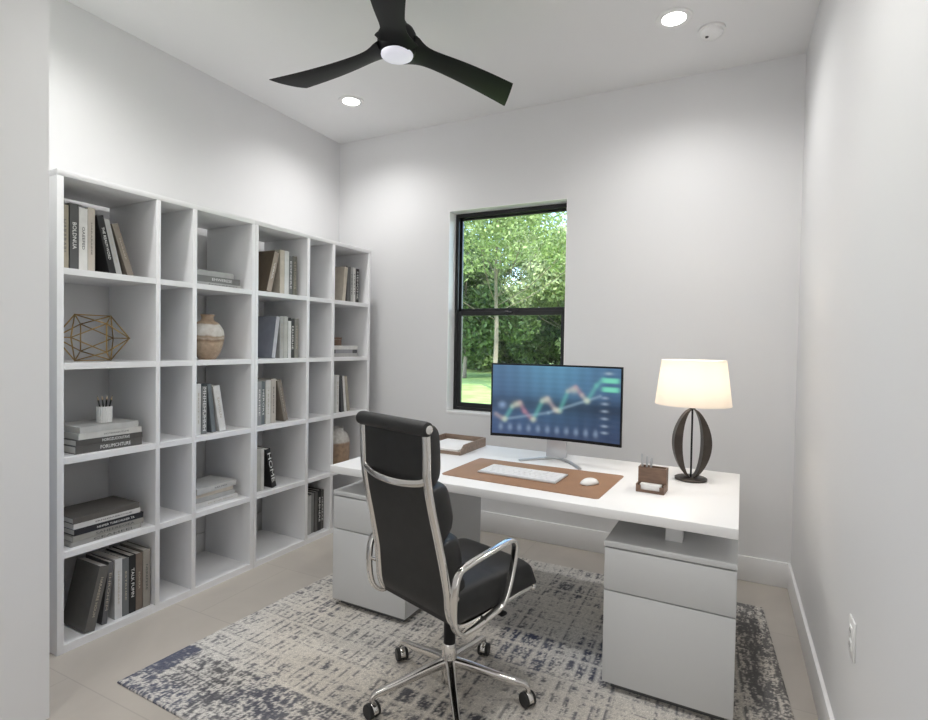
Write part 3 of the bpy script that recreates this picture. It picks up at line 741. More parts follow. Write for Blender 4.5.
# tray with papers
tr = empty('letter_tray', dk(-1.575, .735, DZ + .0003), DA); tag(tr, 'brown open letter tray on the desk behind the chair back', 'tray')
TW, TD = .295, .34
bx('base', (-TW / 2, TW / 2, -TD / 2, TD / 2, 0, .005), M['tray'], tr, .001)
bm = bmesh.new()
def wallp(bm, a, b_, h0, h1, t_):
    a = Vector(a); b_ = Vector(b_); d = (b_ - a).normalized(); n_ = Vector((-d.y, d.x)) * t_
    vs_ = [(a.x, a.y, .005), (b_.x, b_.y, .005), (b_.x, b_.y, h1), (a.x, a.y, h0)]
    f1 = [bm.verts.new(v) for v in vs_]; f2 = [bm.verts.new((v[0] + n_.x, v[1] + n_.y, v[2])) for v in vs_]
    bm.faces.new(f1); bm.faces.new(f2[::-1])
    for i in range(4): j = (i + 1) % 4; bm.faces.new((f1[i], f1[j], f2[j], f2[i]))
wallp(bm, (TW / 2, -TD / 2), (TW / 2, -TD / 2 + .05), .018, .055, .007); wallp(bm, (TW / 2, -TD / 2 + .05), (TW / 2, TD / 2), .055, .055, .007)
wallp(bm, (TW / 2 - .0005, TD / 2), (-TW / 2 + .0005, TD / 2), .055, .055, .007)
wallp(bm, (-TW / 2, TD / 2), (-TW / 2, -TD / 2 + .05), .055, .055, .007); wallp(bm, (-TW / 2, -TD / 2 + .05), (-TW / 2, -TD / 2), .055, .018, .007)
wallp(bm, (-TW / 2 + .001, -TD / 2), (TW / 2 - .001, -TD / 2), .018, .018, .007)
fixn(bm); link('rim', bm, M['tray'], tr)
o = bx('paper_stack', (-.115, .12, -.155, .15, 0, .022), mat('paper_edges', (.80, .79, .77), .8, bump=.4, bscale=60, stretch=(.1, .1, 20)), None, .001); o.location = dk(-1.575, .735, DZ + .0057); o.rotation_euler = (0, 0, DA + .01); tag(o, 'stack of white paper lying in the brown tray', 'paper')

# monitor
MXc = dk(-.915, .725, 0); 
mon = empty('monitor', (-.865, 2.872, DZ + .0003), .017); tag(mon, 'wide curved monitor with a blurred stock chart, on a silver stand', 'monitor')
MW, MH = .739, .420; MZ = .8705 - DZ
CR = 1.9
def curve_y(x): return -(CR - math.sqrt(CR * CR - x * x)) + 0   # edges forward (towards -y)
def curved_panel(name, x0, x1, za, zb, y_off, y_off2, material, parent, nx=40, rad=0):
    bm = bmesh.new(); f = []; bk = []
    for i in range(nx + 1):
        x = x0 + (x1 - x0) * i / nx; c = curve_y(x)
        f.append((bm.verts.new((x, c + y_off, za)), bm.verts.new((x, c + y_off, zb)))); bk.append((bm.verts.new((x, c + y_off2, za)), bm.verts.new((x, c + y_off2, zb))))
    for i in range(nx):
        bm.faces.new((f[i][0], f[i + 1][0], f[i + 1][1], f[i][1])); bm.faces.new((bk[i][0], bk[i][1], bk[i + 1][1], bk[i + 1][0]))
        bm.faces.new((f[i][1], f[i + 1][1], bk[i + 1][1], bk[i][1])); bm.faces.new((f[i][0], bk[i][0], bk[i + 1][0], f[i + 1][0]))
    bm.faces.new((f[0][0], f[0][1], bk[0][1], bk[0][0])); bm.faces.new((f[-1][0], bk[-1][0], bk[-1][1], f[-1][1]))
    fixn(bm); return link(name, bm, material, parent)
YS = -.022   # front plane offset
curved_panel('bezel', -MW / 2, MW / 2, MZ, MZ + MH, YS, YS + .02, M['black'], mon)
# screen: fine grid carrying its picture
SNX, SNY = 220, 124
sx0, sx1, sz0, sz1 = -MW / 2 + .009, MW / 2 - .009, MZ + .016, MZ + MH - .009
xs = np.linspace(0, 1, SNX); ys = np.linspace(0, 1, SNY); A, B = np.meshgrid(xs, ys, indexing='ij')   # A right, B up
base = np.zeros((SNX, SNY, 3)); 
c_bl = np.array([.030, .055, .125]); c_tl = np.array([.05, .11, .20]); c_mid = np.array([.075, .20, .31])
gtop = np.clip(B, 0, 1)[..., None]; gm = np.exp(-((A - .5) / .3) ** 2)[..., None]
base = c_bl * (1 - gtop) + (c_tl * (1 - gm) + c_mid * gm) * gtop
dk_ = .35 * (1 / (1 + np.exp(-(A - .45) / .12)) / (1 + np.exp((B - .45) / .08)))[..., None] + (np.exp(-((B - .45) / .12) ** 2) * .45)[..., None]; base = base * (1 - dk_ * (A[..., None] > -1))
base = base * (1 + .10 * np.sin(A * 60)[..., None] * .6 + .08 * np.sin(B * 90)[..., None] * .5)
def blob(cx, cy, rx, ry, col, s=1.0):
    global base
    g = np.exp(-((A - cx) / rx) ** 2 - ((B - cy) / ry) ** 2)[..., None] * s; base = base * (1 - g) + np.array(col) * g
def seg(p, q, w_, col, s):
    L = max(2, int(math.hypot(q[0] - p[0], (q[1] - p[1]) * .57) / .008))
    global base
    d = np.full(A.shape, 9.0)
    for k in range(L + 1):
        t = k / L; d = np.minimum(d, np.hypot(A - p[0] - (q[0] - p[0]) * t, (B - p[1] - (q[1] - p[1]) * t) * .57))
    g = (np.exp(-(d / w_) ** 2) * s)[..., None]; base = base * (1 - g) + np.array(col) * g
grn = (.12, .42, .36); pal = (.46, .46, .40); red = (.38, .17, .22); pk = (.42, .34, .34)
line = [(.03, .28), (.10, .20), (.16, .40), (.22, .46), (.26, .34), (.33, .22), (.40, .50), (.44, .54), (.50, .40), (.54, .38), (.60, .66), (.66, .72), (.71, .62), (.75, .54), (.82, .76), (.87, .85)]
seg((.12, .22), (.45, .34), .012, (.22, .32, .42), .45); seg((.45, .34), (.85, .62), .012, (.25, .36, .45), .45)
cols = [pk, grn, pal, red, red, grn, pal, pk, pal, grn, pk, red, pal, grn, grn]
for i in range(len(line) - 1): seg(line[i], line[i + 1], .018, cols[i % len(cols)], .42)
for p in (.10, .33, .52, .75): blob(p, dict([(.10, .22), (.33, .24), (.52, .38), (.75, .55)])[p], .022, .035, (.50, .48, .38), .55)
for p in ((.20, .44), (.43, .52), (.65, .68)): blob(p[0], p[1], .035, .045, (.46, .48, .38), .45)
blob(.08, .42, .03, .05, (.22, .32, .48), .7)
for k in range(11): blob(.07 + .075 * k, .10, .018, .05, (.24, .32, .44), .5)
for k, z_ in enumerate([.60, .52, .42, .32, .22, .13]): blob(.885, z_ - .0, .025, .018, (.30, .37, .46), .6)
for z_ in (.835, .715):
    g = (1 / (1 + np.exp(-(A - .865) / .008)) * 1 / (1 + np.exp((A - .985) / .008)) * np.exp(-((B - z_) / .035) ** 4))[..., None]
    base = base * (1 - g) + np.array((.14, .50, .36)) * g
blob(.91, .93, .03, .02, (.35, .45, .5), .6)
me = bpy.data.meshes.new('screen'); X_ = sx0 + (sx1 - sx0) * A; Z_ = sz0 + (sz1 - sz0) * B; Yc = -(CR - np.sqrt(CR * CR - X_ ** 2)) + YS - .0006
vv = np.stack([X_, Yc, Z_], -1).reshape(-1, 3); idx = np.arange(SNX * SNY).reshape(SNX, SNY)
F = np.stack([idx[:-1, :-1], idx[1:, :-1], idx[1:, 1:], idx[:-1, 1:]], -1).reshape(-1, 4); me.from_pydata(vv.tolist(), [], F.tolist())
ca = me.color_attributes.new('picture', 'FLOAT_COLOR', 'POINT'); cc = np.ones((len(vv), 4), np.float32); cc[:, :3] = np.clip(base.reshape(-1, 3), 0, 1); ca.data.foreach_set('color', cc.ravel())
sm = bpy.data.materials.new('screen_picture'); sm.use_nodes = True; n = sm.node_tree.nodes; l = sm.node_tree.links; b = n['Principled BSDF']
at = n.new('ShaderNodeAttribute'); at.attribute_name = 'picture'; b.inputs['Base Color'].default_value = (.01, .01, .012, 1); b.inputs['Roughness'].default_value = .35
l.new(at.outputs[0], b.inputs['Emission Color']); b.inputs['Emission Strength'].default_value = .78
o = linkmesh('screen', me, sm, mon, True); o['label'] = 'screen with a blurred blue chart'
bm = bmesh.new(); 
M['monback'] = mat('monitor_back', (.45, .46, .47), .4)
curved_panel('rear_shell', -MW / 2 + .06, MW / 2 - .06, MZ + .05, MZ + MH - .05, YS + .02, YS + .045, M['silver'], mon); bm.free()
bm = bmesh.new()
# stand: tapered neck and a V foot
pf = [(-.062, .010), (.062, .010), (.052, .030), (-.052, .030)]
for (x0, x1, y0_, y1_, za, zb) in ((-.058, .058, .032, .052, .012, MZ + .12),):
    box(bm, x0, x1, y0_, y1_, za, zb, .003)
for v in bm.verts:
    t = v.co.z / (MZ + .12); v.co.x *= (1.02 - .12 * t); v.co.y -= .05 * (1 - t) * 0.2
link('neck', bm, M['silver'], mon, True, 40)
bm = bmesh.new()
pth = smooth_path([(-.165, -.125, .006), (-.10, -.045, .006), (-.035, .02, .007), (0, .03, .008), (.035, .02, .007), (.10, -.045, .006), (.18, -.165, .006)], 6)
sweep(bm, pth, .010, .0055, side=None, seg=12, square=True); fixn(bm); link('foot', bm, M['silver'], mon, True, 40)

# organizer
og = empty('desk_organizer', dk(-.348, .365, DZ + .0003), DA - .05); tag(og, 'brown desk organizer with a pen slot and note tray, left of the lamp', 'organizer')
bm = bmesh.new(); t_ = .006; ow = .060
box(bm, -ow, ow, -.045, .052, 0, t_)
box(bm, -ow, ow, .0, t_, t_, .103); box(bm, -ow, ow, .046, .052, t_, .103); box(bm, -ow, -ow + t_, t_, .046, t_, .103); box(bm, ow - t_, ow, t_, .046, t_, .103)
link('pen_compartment', bm, M['mocha'], og)
bm = bmesh.new(); box(bm, -ow, -ow + t_, -.045, 0, t_, .036); box(bm, ow - t_, ow, -.045, 0, t_, .036); box(bm, -ow + t_, -ow + .02, -.045, -.039, t_, .030); box(bm, ow - .02, ow - t_, -.045, -.039, t_, .030); box(bm, -ow + t_, ow - t_, -.045, -.039, t_, .012)
link('note_tray', bm, M['mocha'], og)
o = bx('note_block', (-.044, .044, -.037, -.002, 0, .029), M['paper'], None, .0008); o.location = dk(-.348, .365, DZ + .0068); o.rotation_euler = (0, 0, DA - .05); tag(o, 'block of white notes in the brown organizer', 'notes')
def pen(u_, v_, ti, az, mt_, lab, L=.135):
    p = empty('pen', dk(-.348 + u_, .365 + v_, DZ + .0085)); tag(p, lab, 'pen', 'pens in the brown organizer')
    bm = bmesh.new(); lathe(bm, [(.0012, .0), (.0042, .012), (.0046, L * .6)], 12); fixn(bm); link('barrel', bm, mt_, p, True, 50)
    bm = bmesh.new(); lathe(bm, [(.0050, L * .6), (.0050, L - .006), (.003, L)], 12); fixn(bm); link('cap', bm, M['silver'], p, True, 50)
    d = Vector((math.sin(ti) * math.cos(az), math.sin(ti) * math.sin(az), math.cos(ti))); p.rotation_euler = d.to_track_quat('Z', 'Y').to_euler()
pen(-.040, .026, R(4), R(180), M['silver'], 'silver pen at the left in the brown organizer', .150)
pen(-.028, .022, R(3), R(80), M['plastic_white'], 'white barrelled pen in the middle of the brown organizer', .140)
pen(-.016, .028, R(4), R(0), M['black'], 'black barrelled pen on the right in the brown organizer', .135)

# lamp
lp = empty('table_lamp', (-.157, 2.795, DZ + .0003), 0); tag(lp, 'table lamp with a white drum shade and dark bronze oval base', 'lamp')
bm = bmesh.new(); lathe(bm, [(.070, 0), (.074, .003), (.074, .010), (.070, .013), (.001, .013)], 44); fixn(bm); link('base', bm, M['bronze'], lp, True, 40)
HL = 1.100 - DZ - .013
def arc(sgn):
    bm = bmesh.new(); N = 30; rings = []
    for i in range(N + 1):
        t = i / N; a = PI * t
        xo = .074 * math.sin(a) ** .68 + .012; xi = max(.0055, xo - (.010 + .029 * math.sin(a)))
        z = .013 + HL * (1 - math.cos(a)) / 2 if False else .013 + HL * t
        wd = .022 + .010 * math.sin(a)
        ang = R(0)
        rings.append([bm.verts.new((sgn * xo, -wd, z)), bm.verts.new((sgn * xo, wd, z)), bm.verts.new((sgn * xi, wd, z)), bm.verts.new((sgn * xi, -wd, z))])
    for a, b_ in zip(rings, rings[1:]):
        for j in range(4): k = (j + 1) % 4; bm.faces.new((a[j], a[k], b_[k], b_[j]))
    bm.faces.new(rings[0]); bm.faces.new(rings[-1][::-1]); fixn(bm)
    o = link('oval_side', bm, M['bronze'], lp, True, 40); o.rotation_euler = (0, 0, R(27 - 12)); return o
arc(1); arc(-1)
bm = bmesh.new(); lathe(bm, [(.0045, .013), (.0045, .013 + HL + .045)], 12); lathe(bm, [(.014, .013 + HL), (.014, .013 + HL + .03), (.006, .013 + HL + .035)], 16); fixn(bm); link('rod', bm, M['black'], lp, True, 40)
zs0, zs1 = 1.122 - DZ, 1.338 - DZ
M['shade'] = bpy.data.materials.new('shade_fabric'); M['shade'].use_nodes = True
n = M['shade'].node_tree.nodes; l = M['shade'].node_tree.links; b = n['Principled BSDF']; b.inputs['Base Color'].default_value = (.86, .83, .79, 1); b.inputs['Roughness'].default_value = .9
tl = n.new('ShaderNodeBsdfTranslucent'); tl.inputs[0].default_value = (.92, .87, .80, 1); mxs = n.new('ShaderNodeMixShader'); mxs.inputs[0].default_value = .45
l.new(b.outputs[0], mxs.inputs[1]); l.new(tl.outputs[0], mxs.inputs[2]); l.new(mxs.outputs[0], n['Material Output'].inputs[0])
bm = bmesh.new(); lathe(bm, [(.172, zs0), (.1735, zs0), (.146, zs1), (.1445, zs1), (.172, zs0)], 64, cap0=False, cap1=False); bmesh.ops.remove_doubles(bm, verts=bm.verts, dist=.00001); fixn(bm)
sh_ = link('lamp_shade', bm, M['shade'], lp, True, 60)
bm = bmesh.new()
for k in range(3):
    a = 2 * PI * k / 3; sweep(bm, [Vector((0, 0, zs1 - .03)), Vector((.1455 * math.cos(a), .1455 * math.sin(a), zs1 - .012))], .0015, .0015, seg=6)
lathe(bm, [(.004, zs1 - .09), (.004, zs1 - .02)], 8); fixn(bm); link('shade_fitter', bm, M['silver'], lp)
M['bulb'] = mat('bulb', (1, 1, 1), .4, emit=(1, .80, .56), es=3)
bm = bmesh.new(); lathe(bm, [(.012, HL + .045), (.014, HL + .055), (.025, HL + .08), (.026, HL + .095), (.017, HL + .112), (.001, HL + .117)], 20); fixn(bm); link('bulb', bm, M['bulb'], lp, True)
pl = bpy.data.lights.new('lamp_glow', 'POINT'); pl.energy = 2.0; pl.color = (1, .91, .80); pl.shadow_soft_size = .03
po = bpy.data.objects.new('lamp_glow', pl); COL.objects.link(po); po.parent = lp; po.location = (0, 0, (zs0 + zs1) / 2 + .005)
po.location = (.0, .0, HL + .155)

# ---------------------------------------------------------------- office chair
CA = R(71.98 - 90)
ch = empty('office_chair', (-.962, 1.825, RUGZ), CA); tag(ch, 'black leather high-back office chair with polished arms on a five-star base', 'chair')
OX, OY, OZ = .034, -.046, -RUGZ    # seat frame origin relative to the base
def c3(x, y, z): return Vector((x + OX, y + OY, z + OZ))
# base
hub = bmesh.new(); lathe(hub, [(.022, .052), (.030, .058), (.033, .10), (.030, .17), (.026, .205), (.024, .21)], 28); fixn(hub); link('base_hub', hub, M['chrome'], ch, True, 40)
col_ = bmesh.new(); lathe(col_, [(.0235, .205), (.0235, .30), (.016, .302), (.016, .395)], 20, Matrix.Translation((OX * .0, OY * .0, 0))); fixn(col_); link('gas_column', col_, M['black'], ch, True, 40)
for k in range(5):
    a = R(16 + 72 * k) - CA; d = Vector((math.cos(a), math.sin(a), 0)); s = Vector((-math.sin(a), math.cos(a), 0))
    bm = bmesh.new()
    prof_ = [(.02, .135, .023, .027), (.10, .122, .019, .019), (.20, .100, .016, .013), (.27, .088, .014, .010), (.300, .081, .0125, .010), (.311, .068, .011, .010), (.312, .055, .010, .0095)]
    pth = [d * p[0] + Vector((0, 0, p[1])) for p in prof_]; pth2 = smooth_path(pth, 4)
    tw = []
    for i in range(len(pth2)):
        q = i / 4; j = min(int(q), len(prof_) - 2); f_ = q - j; tw.append((prof_[j][2] * (1 - f_) + prof_[j + 1][2] * f_) / .02)
    sweep(bm, pth2, .017, .0165, side=s, seg=12, square=True, taper=tw); fixn(bm)
    lg = link('base_leg', bm, M['chrome'], ch, True, 50)
    cb = .31; cc_ = d * cb
    ca_ = a + R([40, 100, 70, 20, 60][k]); w_ = Vector((math.cos(ca_), math.sin(ca_), 0))
    mt_ = Matrix.Translation(cc_ + Vector((0, 0, .027))) @ w_.to_track_quat('Z', 'Y').to_matrix().to_4x4()
    bm = bmesh.new(); lathe(bm, [(.010, -.024), (.024, -.024), (.027, -.021), (.027, -.006), (.024, -.003), (.010, -.003)], 28, mt_); lathe(bm, [(.010, .003), (.024, .003), (.027, .006), (.027, .021), (.024, .024), (.010, .024)], 28, mt_); fixn(bm)
    cs = link('caster', bm, M['rubber'], lg, True, 40)
    bm = bmesh.new(); lathe(bm, [(.029, -.010), (.030, -.008), (.030, .008), (.029, .010)], 28, mt_); box(bm, -.008, .008, -.008, .008, .04, .062, .002, 2, Matrix.Translation(cc_)); fixn(bm)
    # keep the hood's upper part only
    dele = [v for v in bm.verts if v.co.z < .022]; bmesh.ops.delete(bm, geom=dele, context='VERTS')
    link('caster_hood', bm, M['chrome'], lg, True, 40)
# tilt mechanism
bm = bmesh.new(); box(bm, -.055, .055, -.07, .10, .375, .415, .01, 3); link('tilt_mechanism', bm, M['black'], ch, True, 40)
bm = bmesh.new(); sweep(bm, smooth_path([(.05, .07, .40), (.13, .075, .395), (.175, .07, .385), (.20, .065, .382)], 5), .006, .005, seg=8); box(bm, .185, .225, .052, .082, .374, .386, .004, 2); fixn(bm); link('tilt_lever', bm, M['black'], ch, True, 40)
# side rails: one continuous aluminium profile from head to seat front, each side
prof_side = [(-.276, 1.118), (-.272, 1.03), (-.268, .955), (-.252, .87), (-.222, .75), (-.196, .64), (-.183, .56), (-.176, .50), (-.155, .455), (-.11, .437), (-.02, .437), (.10, .445), (.20, .452), (.262, .452)]
def hwid(z, y):
    # half width along the rail
    if z > .945: return .174
    if z > .60: return .174 + (.945 - z) / .345 * .011
    return .190
for s in (-1, 1):
    pth = smooth_path([c3(s * hwid(z, y), y, z) for y, z in prof_side], 5)
    bm = bmesh.new(); sweep(bm, pth, .0155, .009, side=(1, 0, 0), seg=14, square=True); fixn(bm); link('side_rail', bm, M['chrome'], ch, True, 50)
# crossbar at the neck (bowed)
bm = bmesh.new(); pth = smooth_path([c3(-.178, -.268, .965), c3(-.15, -.272, .945), c3(-.08, -.284, .934), c3(0, -.288, .931), c3(.08, -.284, .934), c3(.15, -.272, .945), c3(.178, -.268, .965)], 5)
sweep(bm, pth, .012, .007, side=(0, 0, 1), seg=12, square=True); fixn(bm); link('crossbar', bm, M['chrome'], ch, True, 50)
bm = bmesh.new(); sweep(bm, [c3(-.18, -.01, .435), c3(.18, -.01, .435)], .010, .008, side=(0, 0, 1), seg=10, square=True); fixn(bm); link('seat_stretcher', bm, M['chrome'], ch, True, 50)
# leather sling (back face) following the rails
def sling(name, side_pts, hw_f, th_, mat_, n_=6, inset=.006):
    pts = smooth_path([Vector((0, y, z)) for y, z in side_pts], n_)
    bm = bmesh.new(); rows_ = []
    K_ = 10
    for i, p in enumerate(pts):
        t = (pts[min(i + 1, len(pts) - 1)] - pts[max(i - 1, 0)]).normalized(); nrm = Vector((0, -t.z, t.y))   # forward normal for downward path
        h_ = hw_f(p.z, p.y) - inset; r1 = []; r2 = []
        for k in range(K_ + 1):
            x = -h_ + 2 * h_ * k / K_
            r1.append(bm.verts.new(c3(x, p.y + nrm.y * th_, p.z + nrm.z * th_))); r2.append(bm.verts.new(c3(x, p.y - nrm.y * th_ * .2, p.z - nrm.z * th_ * .2)))
        rows_.append(r1 + r2[::-1])
    for a, b_ in zip(rows_, rows_[1:]):
        L_ = len(a)
        for j in range(L_): k = (j + 1) % L_; bm.faces.new((a[j], a[k], b_[k], b_[j]))
    bm.faces.new(rows_[0][::-1]); bm.faces.new(rows_[-1]); fixn(bm)
    return link(name, bm, mat_, ch, True, 50)
sling('back_sling', [(-.276, 1.118), (-.272, 1.03), (-.268, .955), (-.252, .87), (-.222, .75), (-.196, .64), (-.183, .56), (-.176, .50), (-.165, .468)], hwid, .010, M['leather'])
# top roll with chrome end caps
mt_ = Matrix.Translation(c3(0, -.282, 1.125)) @ Matrix.Rotation(R(90), 4, 'Y')
bm = bmesh.new(); lathe(bm, [(.016, -.183), (.023, -.179), (.025, -.165), (.025, .178), (.023, .190), (.016, .194)], 28, mt_); fixn(bm); link('head_roll', bm, M['leather'], ch, True, 50)
for s in (-1, 1):
    bm = bmesh.new(); ec = .1941 if s > 0 else .1831; lathe(bm, [(.0145, s * ec), (.0145, s * (ec + .0035)), (.010, s * (ec + .006)), (.001, s * (ec + .0065))], 20, mt_); fixn(bm); link('roll_end_cap', bm, M['chrome'], ch, True, 50)
# cushions: pillowy pads on the front of the sling
def pad(name, a, b_, th_, hw_, parent=ch):
    """a,b = (y,z) of the back plane ends, pad bulges forward"""
    A_ = Vector((0, a[0], a[1])); B_ = Vector((0, b_[0], b_[1])); t = (B_ - A_); L_ = t.length; t.normalize(); nrm = Vector((0, -t.z, t.y))
    bm = bmesh.new(); NU, NV = 22, 14; top = []; bot = []
    for i in range(NU + 1):
        u_ = -1 + 2 * i / NU; ru = []; rb = []
        for j in range(NV + 1):
            v_ = -1 + 2 * j / NV
            e = (1 - abs(u_) ** 5) ** .45 * (1 - abs(v_) ** 4) ** .5
            uu_ = math.copysign(abs(u_) ** .9, u_); vv_ = math.copysign(abs(v_) ** .85, v_)
            p = A_ + t * (vv_ + 1) / 2 * L_
            q = p + nrm * (.010 + (th_ - .010) * e); q2 = p + nrm * .004
            ru.append(bm.verts.new(c3(uu_ * hw_, q.y, q.z))); rb.append(bm.verts.new(c3(uu_ * hw_ * .985, q2.y, q2.z)))
        top.append(ru); bot.append(rb)
    for i in range(NU):
        for j in range(NV):
            bm.faces.new((top[i][j], top[i][j + 1], top[i + 1][j + 1], top[i + 1][j])); bm.faces.new((bot[i][j], bot[i + 1][j], bot[i + 1][j + 1], bot[i][j + 1]))
    for i in range(NU):
        bm.faces.new((top[i][0], top[i + 1][0], bot[i + 1][0], bot[i][0])); bm.faces.new((top[i][NV], bot[i][NV], bot[i + 1][NV], top[i + 1][NV]))
    for j in range(NV):
        bm.faces.new((top[0][j], bot[0][j], bot[0][j + 1], top[0][j + 1])); bm.faces.new((top[NU][j], top[NU][j + 1], bot[NU][j + 1], bot[NU][j]))
    fixn(bm); return link(name, bm, M['leather'], parent, True, 70)
pad('head_pad', (-.275, 1.135), (-.262, .925), .096, .178)
pad('back_pad', (-.262, .918), (-.213, .735), .122, .184)
pad('back_pad', (-.210, .728), (-.178, .575), .128, .188)
pad('back_pad', (-.176, .572), (-.150, .475), .12, .188)
# seat: thick two-panel cushion with soft edges
def seat_cushion():
    bm = bmesh.new(); NU, NV = 24, 30; ya, yb = -.165, .285; top = []; bot = []
    for i in range(NU + 1):
        u_ = -1 + 2 * i / NU; r1 = []; r2 = []
        for j in range(NV + 1):
            q = j / NV; v_ = -1 + 2 * q
            e = (1 - abs(u_) ** 10) ** .33 * (1 - abs(v_) ** 14) ** .33
            seam = .004 * math.exp(-((q - .52) / .02) ** 2)
            y = ya + (yb - ya) * (.5 + .5 * math.copysign(abs(v_) ** .92, v_)); zt = .554 + .004 * math.cos(u_ * PI / 2) - .004 * max(0, (q - .8) / .2) ** 2
            r1.append(bm.verts.new(c3(math.copysign(abs(u_) ** .92, u_) * .205, y, .468 + (zt - .468) * e - seam))); r2.append(bm.verts.new(c3(u_ * .200, ya + (yb - ya) * q, .452)))
        top.append(r1); bot.append(r2)
    for i in range(NU):
        for j in range(NV):
            bm.faces.new((top[i][j], top[i][j + 1], top[i + 1][j + 1], top[i + 1][j])); bm.faces.new((bot[i][j], bot[i + 1][j], bot[i + 1][j + 1], bot[i][j + 1]))
        bm.faces.new((top[i][0], top[i + 1][0], bot[i + 1][0], bot[i][0])); bm.faces.new((top[i][NV], bot[i][NV], bot[i + 1][NV], top[i + 1][NV]))
    for j in range(NV):
        bm.faces.new((top[0][j], bot[0][j], bot[0][j + 1], top[0][j + 1])); bm.faces.new((top[NU][j], top[NU][j + 1], bot[NU][j + 1], bot[NU][j]))
    fixn(bm); return link('seat', bm, M['leather'], ch, True, 70)
seat_cushion()
mt_ = Matrix.Translation(c3(0, .268, .452)) @ Matrix.Rotation(R(90), 4, 'Y')
bm = bmesh.new(); lathe(bm, [(.010, -.205), (.015, -.20), (.015, .20), (.010, .205)], 20, mt_); fixn(bm); link('front_roll', bm, M['leather'], ch, True, 50)
for s in (-1, 1):
    bm = bmesh.new(); lathe(bm, [(.012, s * .2051), (.013, s * .209), (.009, s * .213), (.001, s * .2135)], 18, mt_); fixn(bm); link('roll_end_cap', bm, M['chrome'], ch, True, 50)
# arm loops
def arm(s):
    X = .230 if s > 0 else .246
    loop = [(-.150, .655, 0), (-.06, .672, .003), (.06, .688, .004), (.095, .688, .004), (.113, .670, .004), (.113, .64, .003), (.098, .56, 0), (.076, .49, -.004), (.048, .455, -.008), (-.03, .434, -.012), (-.10, .425, -.014), (-.150, .430, -.012), (-.183, .47, -.008), (-.192, .54, -.003), (-.186, .61, 0), (-.172, .643, 0)]
    pth = smooth_path([c3(s * (X + dx), y, z) for y, z, dx in loop], 4, closed=True)
    bm = bmesh.new(); sweep(bm, pth, .0140, .0080, side=(1, 0, 0), seg=12, closed=True, square=True); fixn(bm)
    o = link('armrest', bm, M['chrome'], ch, True, 50)
    for (y, z) in ((-.178, .56), (-.03, .436)):
        bm = bmesh.new(); lathe(bm, [(.009, -.022), (.009, .012)], 14, Matrix.Translation(c3(s * (X - .012), y, z)) @ Matrix.Rotation(R(90) * s, 4, 'Y')); fixn(bm); link('arm_bolt', bm, M['chrome'], o, True, 40)
arm(1); arm(-1)

# ---------------------------------------------------------------- outdoors
def leafmat(name, c1, c2, vs=2.0):
    m = bpy.data.materials.new(name); m.use_nodes = True; n = m.node_tree.nodes; l = m.node_tree.links; b = n['Principled BSDF']
    gi = n.new('ShaderNodeTexCoord'); no = n.new('ShaderNodeTexNoise'); no.inputs['Scale'].default_value = vs; no.inputs['Detail'].default_value = 6; l.new(gi.outputs['Object'], no.inputs['Vector'])
    mr = n.new('ShaderNodeMapRange'); mr.inputs[1].default_value = .35; mr.inputs[2].default_value = .65; l.new(no.outputs[0], mr.inputs[0])
    ge = n.new('ShaderNodeNewGeometry'); av = n.new('ShaderNodeMath'); av.operation = 'MULTIPLY_ADD'; av.inputs[1].default_value = .75; sb = n.new('ShaderNodeMath'); sb.operation = 'MULTIPLY'; sb.inputs[1].default_value = .35
    l.new(mr.outputs[0], sb.inputs[0]); l.new(ge.outputs['Random Per Island'], av.inputs[0]); l.new(sb.outputs[0], av.inputs[2])
    mx = n.new('ShaderNodeMix'); mx.data_type = 'RGBA'; mx.inputs[6].default_value = tuple(x * .55 for x in c1) + (1,); mx.inputs[7].default_value = tuple(min(1, x * 1.15) for x in c2) + (1,); l.new(av.outputs[0], mx.inputs[0]); l.new(mx.outputs[2], b.inputs['Base Color'])
    b.inputs['Roughness'].default_value = .6; tl = n.new('ShaderNodeBsdfTranslucent'); l.new(mx.outputs[2], tl.inputs[0]); ms_ = n.new('ShaderNodeMixShader'); ms_.inputs[0].default_value = .35
    l.new(b.outputs[0], ms_.inputs[1]); l.new(tl.outputs[0], ms_.inputs[2]); l.new(ms_.outputs[0], n['Material Output'].inputs[0]); return m
LM = [leafmat('oak_leaves', (.20, .30, .08), (.36, .45, .19)), leafmat('dark_leaves', (.055, .105, .035), (.14, .22, .07)), leafmat('pale_leaves', (.28, .38, .15), (.45, .53, .28))]
bark = mat('pale_bark', (.24, .20, .155), .9, bump=.6, bscale=12, var=.4, vscale=6, stretch=(1, 1, .2))
lawn = mat('lawn_grass', (.26, .40, .09), .9, var=.45, vscale=1.6, bump=.8, bscale=30, col2=(.38, .50, .16))
g = tag(bx('lawn', (-60, 40, YB + .22, 90, -.6, -.45), lawn), kind='structure')
GZ = -.45
def leaves(blobs, n_, size, rng):
    """random leaf quads filling the blobs' shells"""
    wts = np.array([b_[3] * b_[4] * b_[5] for b_ in blobs]) ** .66; wts /= wts.sum(); ix = rng.choice(len(blobs), n_, p=wts); B_ = np.array(blobs)[ix]
    d = rng.normal(size=(n_, 3)); d /= np.linalg.norm(d, axis=1)[:, None]; r_ = rng.random(n_) ** .4
    P_ = B_[:, :3] + d * B_[:, 3:6] * r_[:, None]
    a = rng.normal(size=(n_, 3)); a /= np.linalg.norm(a, axis=1)[:, None]; b_ = np.cross(a, rng.normal(size=(n_, 3))); b_ /= np.linalg.norm(b_, axis=1)[:, None]
    s = size * (.6 + .8 * rng.random(n_))[:, None]
    V_ = np.stack([P_ - a * s, P_ - b_ * s * .5, P_ + a * s, P_ + b_ * s * .5], 1).reshape(-1, 3)
    F_ = np.arange(n_ * 4).reshape(-1, 4); return V_, F_
